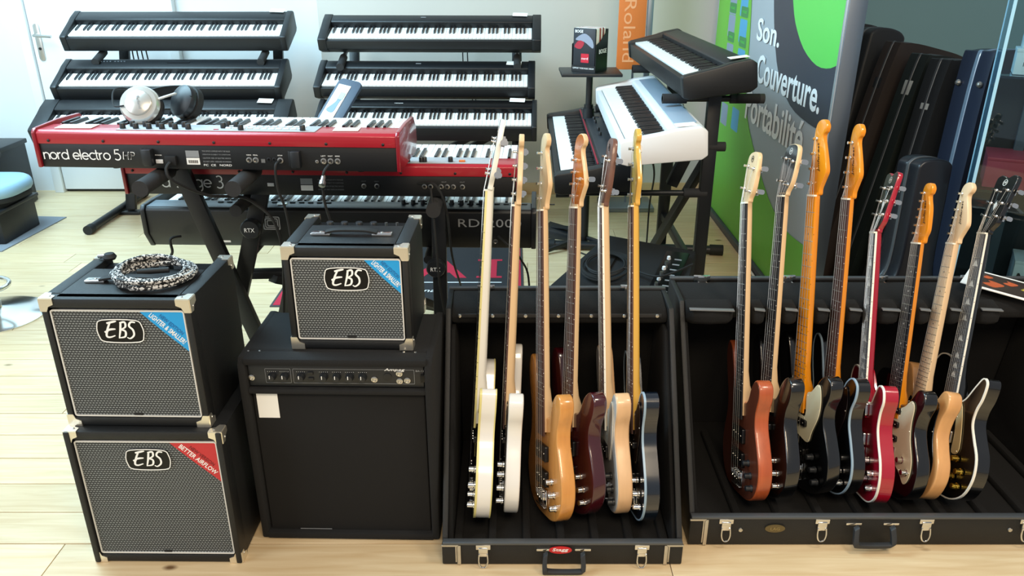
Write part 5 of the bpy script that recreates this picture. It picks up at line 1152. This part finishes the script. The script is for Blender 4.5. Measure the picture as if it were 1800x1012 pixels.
def case_M(x, Y_, lean, yaw=12, s=1.0, tip=5):
    # stands upright on its end: width runs left to right, thickness towards the camera, top leaning to the right
    U = Vector((math.sin(R(lean)), math.sin(R(tip)), 1)).normalized(); Wd = Vector((math.cos(R(yaw)), math.sin(R(yaw)), 0)); Wd = (Wd - U * Wd.dot(U)).normalized(); Z_ = Wd.cross(U)
    M = Matrix.Identity(4)
    for i in range(3): M[i][0] = Wd[i] * s; M[i][1] = U[i] * s; M[i][2] = Z_[i] * s; M[i][3] = (x, Y_, 0.02)[i]
    return M
hard_case('black hard guitar case just behind the silver-framed display panel', case_M(1.56, 4.25, 6, s=1.14), RECT, 0.12, case_black, latches=[(-0.19, 0.80, -1, 0)])
hard_case('tall round-topped black guitar case, tallest at the back of the row', case_M(1.60, 3.98, 8, s=1.14), FULL, 0.12, case_black, latches=[(-0.087, 0.88, -1, 0), (-0.087, 0.72, -1, 0)])
hard_case('dark brown hard guitar case in the middle of the leaning row', case_M(1.66, 3.76, 13, s=1.09), RECT, 0.10, case_brown, latches=[(-0.19, 0.86, -1, 0)], lm=black_metal)
hard_case('black hard case with two bright latches, next to the brown case', case_M(1.71, 3.56, 12, s=1.06), RECT, 0.11, mat('green_black_case_tolex', '#141D1A', 0.5, bump=0.4, bscale=500), latches=[(-0.19, 0.90, -1, 0), (-0.19, 0.55, -1, 0)])
hard_case('black hard case with one latch, beside the aluminium-edged flight case', case_M(1.76, 3.37, 9, s=1.06), RECT, 0.11, case_black, latches=[(-0.19, 0.84, -1, 0), (-0.19, 0.45, -1, 0)])
fc = hard_case('dark blue flight case with bright aluminium edging, rightmost of the row', case_M(1.87, 3.14, 4, s=1.12), RECT, 0.14, mat('dark_blue_case_shell', '#1A2233', 0.35), edge=mat('anodised_aluminium_edge', '#A9C4DE', 0.3, 0.8))
for s_ in (0.15, 0.85): MB().lathe([(0.010, 0), (0.011, 0.006), (0.007, 0.013), (0, 0.015)], frame((-0.189, 0.93, 0.14 * s_), (0, 0, 1), (0, 1, 0)), 14).build('ball_stud', nickel, fc)
hc2 = hard_case('black curved guitar case standing low behind the red guitar headstock', case_M(1.46, 2.83, 2, 10, 0.80), FULL, 0.16, mat('dark_navy_case', '#10131A', 0.35), latches=[(-0.15, 0.36, -1, 0)])

# ------------------------------------------------------------------ glass showcase on the right
t = thing('glass_showcase', 'glass display cabinet with chrome-edged panes at the right edge', 'cabinet', (1.615, 2.71, 0), (0, 0, R(-27)))
def glass():
    m = bpy.data.materials.new('showcase_glass'); m.use_nodes = True; nt = m.node_tree; N = nt.nodes; L = nt.links
    N.remove(N['Principled BSDF'])
    gl = N.new('ShaderNodeBsdfGlossy'); gl.inputs['Roughness'].default_value = 0.02; gl.inputs['Color'].default_value = (0.9, 0.97, 1, 1)
    tr = N.new('ShaderNodeBsdfTransparent'); tr.inputs[0].default_value = (0.80, 0.90, 0.93, 1); fr_ = N.new('ShaderNodeFresnel'); fr_.inputs[0].default_value = 1.5
    mx = N.new('ShaderNodeMixShader'); L.new(fr_.outputs[0], mx.inputs[0]); L.new(tr.outputs[0], mx.inputs[1]); L.new(gl.outputs[0], mx.inputs[2]); L.new(mx.outputs[0], N['Material Output'].inputs[0])
    return m
GL = glass(); gedge = mat('glass_edge', '#9CC8DC', 0.15)
x0, y0, x1, y1, hz = 0.0, 0.0, 0.80, 0.27, 1.85
MB().box(((x0 + x1) / 2, y0, 0.32 + (hz + 0.4) / 2), (x1 - x0, 0.006, hz + 0.38)).build('front_pane', GL, t)
MB().box((x0, (y0 + y1) / 2, 0.32 + (hz + 0.4) / 2), (0.006, y1 - y0, hz + 0.38)).build('side_pane', GL, t)
MB().box((x0, y0, 0.32 + (hz + 0.4) / 2), (0.010, 0.010, hz + 0.38)).build('pane_edge', gedge, t)
MB().box((x0, y1, 0.32 + (hz + 0.4) / 2), (0.010, 0.010, hz + 0.38)).build('pane_edge', gedge, t)
MB().box(((x0 + x1) / 2, (y0 + y1) / 2, 0.16), (x1 - x0, y1 - y0, 0.32)).build('plinth', mat('showcase_plinth', '#1E2328', 0.5), t, 0.004)
MB().box(((x0 + x1) / 2, y1 - 0.01, 0.74), (x1 - x0 - 0.02, 0.012, 0.83)).build('back_board', mat('showcase_back', '#141C22', 0.5), t)
shz = (0.772, 1.160, 0.392)
for z in shz: MB().box(((x0 + x1) / 2, (y0 + y1) / 2, z), (x1 - x0 - 0.02, y1 - y0 - 0.03, 0.008)).build('glass_shelf', GL, t)
MB().box((x0 + 0.13, 0.225, 0.90), (0.03, 0.03, 1.10)).build('shelf_post', mat('grey_post', '#59656F', 0.4, 0.5), t)
SX, SY = 2.0, 2.95
def carton(label, c, d, m, nm='carton', lid=None, rot=0):
    o = thing(nm, label, 'box', (c[0], c[1], c[2]), (0, 0, R(rot)))
    MB().box((0, 0, d[2] / 2), d).build('carton_body', m, o, 0.003)
    MB().box((0, 0, d[2] - 0.004), (d[0] + 0.003, d[1] + 0.003, 0.012)).build('carton_lid', lid or m, o, 0.002)
    return o
cw = mat('white_carton', '#E6EAEC', 0.6)
def cab(x, y, z): v = Matrix.Rotation(R(-27), 3, 'Z') @ Vector((x, y, z)); return (1.615 + v.x, 2.71 + v.y, z)
pos_w = [(cab(0.085, 0.10, 1.165), (0.085, 0.09, 0.082)), (cab(0.190, 0.10, 1.165), (0.095, 0.09, 0.082)), (cab(0.092, 0.10, 1.249), (0.075, 0.08, 0.062)), (cab(0.186, 0.10, 1.249), (0.085, 0.08, 0.062))]
lbs = ['white carton at the left of the lower pair on the showcase shelf', 'white carton at the right of the lower pair on the showcase shelf', 'white carton at the left on top of another carton in the showcase', 'white carton at the right on top of another carton in the showcase']
for (p, d), lb in zip(pos_w, lbs):
    o = carton(lb, p, d, cw, rot=-27)
    text('IIIII II', black_ink, o, frame((0, -d[1] / 2 - 0.0006, d[2] * 0.42), (1, 0, 0), (0, 0, 1)), w_=0.035, h_=0.014)
o = carton('red box on the lower showcase shelf', cab(0.20, 0.14, 0.777), (0.34, 0.18, 0.105), mat('red_carton', '#B03A4A', 0.5), rot=-27)
ell = [(0.055 * math.cos(2 * math.pi * k / 24), 0.03 * math.sin(2 * math.pi * k / 24)) for k in range(24)]
MB().prism(ell, 0.1125, 0.1135).build('oval_print', mat('pale_red_print', '#D59AA0', 0.5), o)

# ------------------------------------------------------------------ things on the right rack
pc = atZ(1778, 527, 0.615)
o = MB().box((0, 0, 0), (0.15, 0.21, 0.003)).build('picture_leaflet', paper, None, 0.0005); o.matrix_world = T(1.50, 2.245, 0.606) @ rz(52) @ rx(4)
tag(o, 'white-bordered leaflet with dark fiery picture lying on the right rack', 'leaflet')
MB().box((0, 0, 0.0018), (0.125, 0.175, 0.001)).build('dark_picture', mat('picture_dark', '#241A18', 0.4), o)
fire = mat('picture_fire', '#B8552A', 0.4); yel = mat('picture_yellow', '#C9B83A', 0.4)
for x, y, s_, m_ in ((-0.02, 0.02, 1.0, fire), (0.02, -0.02, 0.7, fire), (0.0, -0.06, 0.35, yel), (0.03, 0.045, 0.5, fire)):
    MB().prism(spline([Vector((x + s_ * a, y + s_ * b_)) for a, b_ in ((-0.025, 0), (-0.01, 0.03), (0.01, 0.012), (0.026, 0.02), (0.012, -0.025), (-0.012, -0.015))], 3), 0.0022, 0.0028).build('picture_flame', m_, o)
o = carton('white amplifier box lettered in script at the right edge behind the rack', cab(0.32, 0.12, 0.397), (0.26, 0.14, 0.125), mat('pale_blue_white_carton', '#D5E4EC', 0.5), rot=-27)
text('Marshall', black_ink, o, frame((-0.02, -0.0712, 0.06), (1, 0, 0), (0, 0, 1)), w_=0.20, h_=0.045, shear=0.25)

# ------------------------------------------------------------------ floor amplifier with cable, rear right
FA = [Vector((0.437, 3.46)), Vector((0.815, 3.30)), Vector((0.66, 2.83)), Vector((0.14, 3.06))]
t = thing('keyboard_amplifier', 'black wedge amplifier lying on the floor behind the centre rack', 'amplifier', (0.5, 3.15, 0))
zz = [0.35, 0.33, 0.26, 0.25]
b = MB(); vs = [Vector((p.x - 0.5, p.y - 3.15, 0.008)) for p in FA] + [Vector((p.x - 0.5, p.y - 3.15, z)) for p, z in zip(FA, zz)]
b.add(vs, [(3, 2, 1, 0), (4, 5, 6, 7), (0, 1, 5, 4), (1, 2, 6, 5), (2, 3, 7, 6), (3, 0, 4, 7)]); b.build('cabinet', carpet_black, t, 0.012)
O = vs[7]; ax = (vs[6] - vs[7]).normalized(); ay = (vs[4] - vs[7]).normalized(); FM = frame(O, ax, ay)
MB().box((0.46, 0.20, 0.002), (0.10, 0.42, 0.006)).build('control_panel', plastic_gloss, t, 0.001).matrix_local = FM
for k in range(8):
    MB().lathe([(0.009, 0), (0.007, 0.012), (0, 0.013)], FM @ T(0.435, 0.05 + 0.042 * k, 0.005), 12).build('control_knob', white_plastic if k % 2 else nickel, t)
    MB().box((0.475, 0.05 + 0.042 * k, 0.006), (0.03, 0.006, 0.003)).build('panel_marking', grey_ink, t).matrix_local = FM
MB().box((0.20, 0.22, 0.004), (0.03, 0.20, 0.012)).build('carry_handle', rubber, t, 0.003).matrix_local = FM
pts = []
for k in range(5 * 26):
    a = 2 * math.pi * k / 26; q = k / 26
    pts.append(FM @ T(-0.5 * 0 + 0, 0, 0) @ Vector((0.20 + (0.115 - 0.008 * q) * math.cos(a) + 0.008 * math.sin(q * 4), 0.20 + (0.125 - 0.010 * q) * math.sin(a), 0.017 + 0.0035 * q)) + Vector((0.5, 3.15, 0)))
tail = [pts[-1], FM @ Vector((0.33, 0.18, 0.03)) + Vector((0.5, 3.15, 0)), FM @ Vector((0.45, 0.14, 0.045)) + Vector((0.5, 3.15, 0)), FM @ Vector((0.56, 0.24, 0.06)) + Vector((0.5, 3.15, 0))]
b = MB().tube(pts + spline(tail, 6, False)[1:], 0.0045, 6)
tag(b.build('audio_cable', rubber), 'black cable coiled on the wedge floor amplifier', 'cable')

# ------------------------------------------------------------------ floor mat with lettering
t = thing('floor_mat', 'black rectangular mat with red border and red lettering under the keyboards', 'mat', (-0.5425, 3.86, 0.0))
mw, mh = 1.20, 0.88
MB().box((0, 0, 0.0025), (mw, mh, 0.005)).build('mat_backing', mat('dark_grey_mat_edge', '#3B3A3C', 0.9), t, 0.001)
o_ = [(-mw / 2 + 0.012, -mh / 2 + 0.012), (mw / 2 - 0.012, -mh / 2 + 0.012), (mw / 2 - 0.012, mh / 2 - 0.012), (-mw / 2 + 0.012, mh / 2 - 0.012)]
i_ = [(x * 0.93, y * 0.915) for x, y in o_]
red_mat = mat('red_mat_pile', '#B5203A', 0.95)
MB().prism(i_, 0.004, 0.0062).build('black_field', mat('black_mat_pile', '#232326', 0.95, bump=0.5), t)
MB().ring(o_, i_, 0.004, 0.0066).build('red_border', red_mat, t)
text('AKA', red_mat, t, T(-0.09, 0.04, 0.0062), w_=0.80, h_=0.26, bold=0.02)
b = MB().box((0.425, 0.04, 0.0068), (0.075, 0.26, 0.0016)).box((0.425, 0.16, 0.0069), (0.13, 0.022, 0.0018)).box((0.425, -0.08, 0.0069), (0.13, 0.022, 0.0018)).build('lettering', red_mat, t)
MB().box((-0.02, -0.15, 0.0064), (1.02, 0.008, 0.0008)).build('white_line', white_ink, t)
text('professional', white_ink, t, T(0.02, -0.26, 0.0062), w_=0.32, h_=0.05, shear=0.3)

# ------------------------------------------------------------------ headphones on the red stage piano
hM = eM @ T(-0.268, 0.18, EH + 0.058) @ Matrix.Scale(1.2, 4)
t = thing('headphones', 'silver and black studio headphones lying on the red stage piano keys', 'headphones', M=hM)
Fc = frame((0, -0.055, 0.0), (1, 0.10, -0.12), (0.15, 0.55, 0.9))
nf_ = (Fc.to_3x3() @ Vector((0, 0, 1)))
silver = mat('silver_plastic', '#CFCDC6', 0.28, 0.6)
MB().lathe([(0.047, -0.012), (0.050, -0.004), (0.047, 0.005), (0.044, 0.009), (0.0335, 0.010), (0.0325, 0.0145), (0.030, 0.0165), (0, 0.017)], Fc @ T(0, 0, 0), 32).build('ear_cup', silver, t)
MB().lathe([(0.044, -0.034), (0.052, -0.030), (0.052, -0.016), (0.046, -0.010)], Fc, 32).build('ear_cushion', rubber, t)
text('Roland', grey_ink, t, Fc @ T(0.004, 0, 0.0172) @ rz(-70), w_=0.034, h_=0.007)
Fd = frame((0.078, 0.020, -0.004), (1, -0.6, 0.0), (0.2, 0.5, 1))
MB().lathe([(0.042, -0.012), (0.045, -0.004), (0.042, 0.006), (0.030, 0.014), (0, 0.018)], Fd, 32).build('ear_cup', plastic, t)
MB().lathe([(0.038, -0.034), (0.046, -0.030), (0.046, -0.014), (0.040, -0.010)], Fd, 32).build('ear_cushion', rubber, t)
b = MB(); rings = []
for k in range(25):
    a = R(-20 + 220 * k / 24); c = Vector((0.045 + 0.068 * math.cos(a), 0.03 + 0.060 * math.sin(a), 0.002 + 0.010 * math.sin(a)))
    d = Vector((math.cos(a), math.sin(a), 0)); u = Vector((-0.1, -0.5, 0.86))
    rings.append([c + d * p_ + u * q_ for p_, q_ in ((-0.006, -0.017), (0.006, -0.017), (0.008, 0), (0.006, 0.017), (-0.006, 0.017))])
b.loft(rings).build('headband', rubber, t)
for P_a, Pb in (((0.045, -0.045, 0.012), (0.075, -0.005, 0.02)), ((-0.035, -0.02, 0.01), (-0.03, 0.02, 0.02))): MB().bar(P_a, Pb, 0.012, 0.004).build('yoke', silver, t, 0.001)
MB().tube(spline([Vector(p) for p in ((-0.03, -0.078, 0.0), (-0.06, -0.07, 0.0), (-0.078, -0.02, 0.03), (-0.06, 0.03, 0.02), (-0.02, 0.06, -0.03), (0.05, 0.08, -0.035), (0.12, 0.05, -0.035), (0.14, 0.02, -0.03))], 6, False), 0.0022, 6).build('headphone_cable', rubber, t)
# tablet-like music plate standing behind the red stage piano
cn = [atY(548, 208, 2.80), atY(608, 131, 2.90), atY(637, 153, 2.85), atY(592, 220, 2.75)]
cM = (cn[0] + cn[1] + cn[2] + cn[3]) / 4
t = thing('music_rest', 'blue-grey tilted music rest holding a white sheet, behind the red stage piano', 'music rest', M=T(*cM))
ax = ((cn[1] + cn[2]) / 2 - (cn[0] + cn[3]) / 2); wx = (cn[3] - cn[0])
FM2 = frame((0, 0, 0), wx, ax); hh = ax.length; ww = ((cn[3] - cn[0]).length + (cn[2] - cn[1]).length) / 2
ww = max(ww, 0.09)
MB().prism(rrect(ww, hh, 0.02), -0.012, 0).build('plate', mat('blue_grey_plate', '#2C3B50', 0.5), t, 0.002).matrix_local = FM2
sh = MB().box((-0.012, -0.012, 0.001), (ww * 0.52, hh * 0.84, 0.002)).build('sheet', paper, t); sh.matrix_local = FM2
MB().prism(spline([Vector(p) for p in ((-0.03, -0.045), (-0.012, -0.01), (-0.006, 0.02), (0.008, 0.03), (0.004, -0.01), (0.0, -0.05))], 4), 0.0022, 0.003).build('sheet_print', mat('print_blue', '#4A6A8E', 0.4), t).matrix_local = FM2
MB().box((0.0, 0.02, 0.0035), (0.02, 0.03, 0.001)).build('sheet_print', mat('print_green', '#8CC8B8', 0.4), t).matrix_local = FM2
bt_ = (cn[0] + cn[3]) / 2 - cM
MB().bar(bt_, bt_ + Vector((0.01, 0.02, 0.93 - (cM + bt_).z)), 0.02, 0.012, (1, 0, 0)).build('support_stem', black_metal, t)

# ------------------------------------------------------------------ bar stool base, cushion stack and rug at the left edge
sc_ = Vector((-2.385, 3.32, 0))
t = thing('bar_stool', 'chrome pedestal bar stool base with footring, at the left edge', 'stool', tuple(sc_))
dark_chrome = chrome
MB().lathe([(0.225, 0.0), (0.225, 0.006), (0.20, 0.014), (0.10, 0.026), (0.045, 0.040), (0.040, 0.055), (0, 0.055)], None, 48).build('base_disc', chrome, t)
MB().lathe([(0.036, 0.05), (0.036, 0.40), (0.030, 0.41), (0, 0.41)], None, 24).build('column', mat('brushed_column', '#A79E90', 0.35, 0.8), t)
MB().lathe([(0.044, 0.05), (0.046, 0.07), (0.038, 0.08), (0, 0.08)], None, 24).build('collar', chrome, t)
MB().cyl((0, 0, 0.40), (0, 0, 0.70), 0.024, n=16).build('gas_lift', chrome, t)
MB().tube([(0.13 * math.cos(R(a)), -0.05 + 0.11 * math.sin(R(a)), 0.17) for a in range(0, 360, 15)], 0.010, 10, True).build('footring', chrome, t)
MB().lathe([(0.0, 0.70), (0.17, 0.70), (0.19, 0.73), (0.18, 0.76), (0.0, 0.77)], None, 28).build('seat', rubber, t)
t = thing('bench_cushion', 'pale blue-grey padded cushion seat stacked on black equipment at the left edge', 'cushion', (-3.12, 4.45, 0.0))
MB().prism(rrect(0.62, 0.42, 0.16, 6), 0.255, 0.335).build('padded_seat', mat('pale_blue_leatherette', '#8FB2C8', 0.45), t, 0.035, 4)
MB().prism(rrect(0.60, 0.40, 0.15, 6), 0.235, 0.262).build('seat_base', rubber, t, 0.005)
t = thing('equipment_box', 'low black equipment box under the pale cushion', 'box', (-3.13, 4.45, 0.0))
MB().box((0, 0, 0.12), (0.50, 0.36, 0.225)).build('box_body', plastic_dark, t, 0.008); MB().box((0, 0, 0.195), (0.54, 0.40, 0.02)).build('box_rim', plastic, t, 0.004)
t = thing('speaker_cabinet', 'dark blue-black cabinet behind the pale cushion at the left edge', 'cabinet', (-3.42, 4.98, 0.0))
MB().box((0, 0, 0.20), (0.48, 0.36, 0.39)).build('cabinet_body', plastic_dark, t, 0.008); MB().box((0, 0, 0.405), (0.50, 0.38, 0.03)).build('cabinet_lid', plastic, t, 0.006)
t = thing('rug', 'small grey rug with dark centre at the left edge', 'rug', (-3.21, 4.50, 0)); 
MB().box((0, 0, 0.003), (0.78, 0.62, 0.006)).build('rug_border', mat('grey_rug', '#7E848C', 0.95), t); MB().box((-0.04, 0, 0.0045), (0.58, 0.46, 0.006)).build('rug_centre', mat('dark_rug', '#3B4048', 0.95), t)
for n in (t,): n.rotation_euler = (0, 0, R(-4))

# ------------------------------------------------------------------ cables, adapter, power strip
def cable_(name, label, pts, r=0.004, m=rubber, k=7): return tag(MB().tube(spline([Vector(p) for p in pts], k, False), r, 7).build(name, m), label, 'cable')
white_cab = mat('white_cable_sheath', '#E8E6E0', 0.5)
ew = lambda x, y, z: tuple(eM @ Vector((x, y, z)))
t1 = cable_('audio_cable', 'black cable with grey plug hanging from the right jacks of the red stage piano', [ew(0.345, -0.03, 0.026), ew(0.332, -0.055, 0.0), ew(0.328, -0.05, -0.08), ew(0.345, -0.04, -0.2), ew(0.355, -0.02, -0.5), ew(0.30, 0.05, -0.90), ew(0.1, 0.2, -0.935)])
pg = MB().lathe([(0.0, 0), (0.006, 0), (0.0075, 0.004), (0.007, 0.02), (0.010, 0.022), (0.010, 0.036), (0, 0.037)], None, 14).build('plug', nickel, t1)
v0 = Vector(ew(0.343, -0.004, 0.030)); v1 = Vector(ew(0.332, -0.050, -0.002)); pg.matrix_world = frame(v1, (v0 - v1).cross(Vector((1, 0, 0))), Vector((1, 0, 0)))
cable_('audio_cable', 'black cable plugged into the sustain jack of the red stage piano', [ew(0.192, -0.006, 0.030), ew(0.185, -0.03, 0.018), ew(0.185, -0.03, -0.05), ew(0.20, -0.02, -0.15), ew(0.21, -0.01, -0.5), ew(0.15, 0.1, -0.93)])
cable_('mains_cable', 'black mains cable hanging from the red stage piano power inlet', [ew(-0.140, -0.012, 0.022), ew(-0.146, -0.03, 0.004), ew(-0.13, -0.03, -0.03), ew(-0.06, 0.03, -0.09), ew(0.05, 0.1, -0.13), ew(0.12, 0.12, -0.3), ew(0.0, 0.25, -0.93)], 0.005)
cable_('mains_cable', 'black mains cable from the lower black stage piano down to the floor', [tuple(atY(318, 415, 2.72)), tuple(atY(300, 420, 2.69)), tuple(atY(303, 440, 2.69)), tuple(atY(312, 480, 2.72)), (-1.10, 2.8, 0.02), (-1.0, 3.0, 0.006)], 0.005)
cable_('audio_cable', 'black cable hanging in front of the right stand post', [tuple(atY(757, 330, 2.50)), tuple(atY(762, 380, 2.48)), tuple(atY(770, 470, 2.46)), tuple(atY(778, 530, 2.46)), (-0.17, 2.45, 0.05)], 0.004)
cable_('audio_cable', 'black cable looping beside the right stand post onto the mat', [tuple(atY(735, 322, 2.54)), tuple(atY(765, 325, 2.50)), tuple(atY(785, 370, 2.50)), tuple(atY(795, 450, 2.56)), tuple(atY(812, 508, 2.9)), (-0.16, 3.1, 0.01)], 0.004)
cable_('audio_cable', 'black cable from the lower stage piano running down behind the left basses', [tuple(atY(876, 415, 2.70)), tuple(atY(892, 430, 2.66)), tuple(atY(915, 455, 2.70)), tuple(atY(930, 500, 2.78)), (0.06, 2.80, 0.03)], 0.004)
cable_('mains_cable', 'black cable hanging from the white piano', [(0.56, 3.2, 0.80), (0.64, 3.5, 0.62), (0.70, 3.9, 0.35), (0.70, 3.95, 0.02), (0.62, 3.9, 0.006)], 0.0045)
cable_('mains_cable', 'thin black cable hanging behind the slanted stand leg', [(0.74, 3.6, 0.80), (0.80, 3.9, 0.5), (0.88, 4.3, 0.2), (0.86, 4.35, 0.006), (0.9, 4.1, 0.006)], 0.0035)
cable_('mains_cable', 'black cable running along the floor to the adapter', [(0.22, 4.30, 0.006), (0.45, 4.05, 0.006), (0.60, 3.72, 0.006), (0.80, 3.76, 0.006), (0.93, 3.86, 0.03)], 0.004)
cable_('mains_cable', 'white cable looping on the floor behind the wedge amplifier', [(0.62, 4.25, 0.008), (0.75, 4.15, 0.008), (0.78, 3.95, 0.008), (0.90, 3.80, 0.008), (1.15, 3.70, 0.008), (1.24, 3.95, 0.008), (1.22, 3.5, 0.008), (1.15, 3.0, 0.008)], 0.006, white_cab)
cable_('mains_cable', 'white cable rising beside the green display panel', [(1.285, 3.95, 0.20), (1.28, 3.88, 0.02), (1.25, 3.72, 0.008), (1.28, 3.5, 0.008), (1.26, 3.25, 0.008)], 0.006, white_cab)
t = thing('power_adapter', 'black power adapter brick on the floor behind the wedge amplifier', 'adapter', (0.93, 3.98, 0), (0, 0, R(25))); MB().box((0, 0, 0.025), (0.12, 0.07, 0.045)).build('adapter_body', plastic, t, 0.008); MB().cyl((-0.06, 0, 0.025), (-0.09, 0, 0.02), 0.008, n=10).build('strain_relief', rubber, t)
t = thing('power_strip', 'white power strip on the floor near the side keyboard stand', 'power strip', (0.60, 4.18, 0), (0, 0, R(-15))); MB().box((0, 0, 0.02), (0.26, 0.055, 0.04)).build('strip_body', white_plastic, t, 0.006)
for k in range(3): MB().cyl((-0.08 + 0.08 * k, 0, 0.039), (-0.08 + 0.08 * k, 0, 0.0415), 0.019, n=18).build('socket', grey_panel, t)
t = thing('sustain_pedal', 'black pedal on the floor left of the wedge amplifier', 'pedal', (0.25, 4.45, 0), (0, 0, R(-20))); MB().prism([(-0.05, 0), (0.12, 0), (0.12, 0.03), (-0.05, 0.06)], -0.07, 0.07, frame((0, 0, 0), (1, 0, 0), (0, 0, 1))).build('pedal_body', plastic, t, 0.004); MB().box((0.05, 0, 0.055), (0.14, 0.05, 0.008)).build('treadle', rubber, t, 0.002)
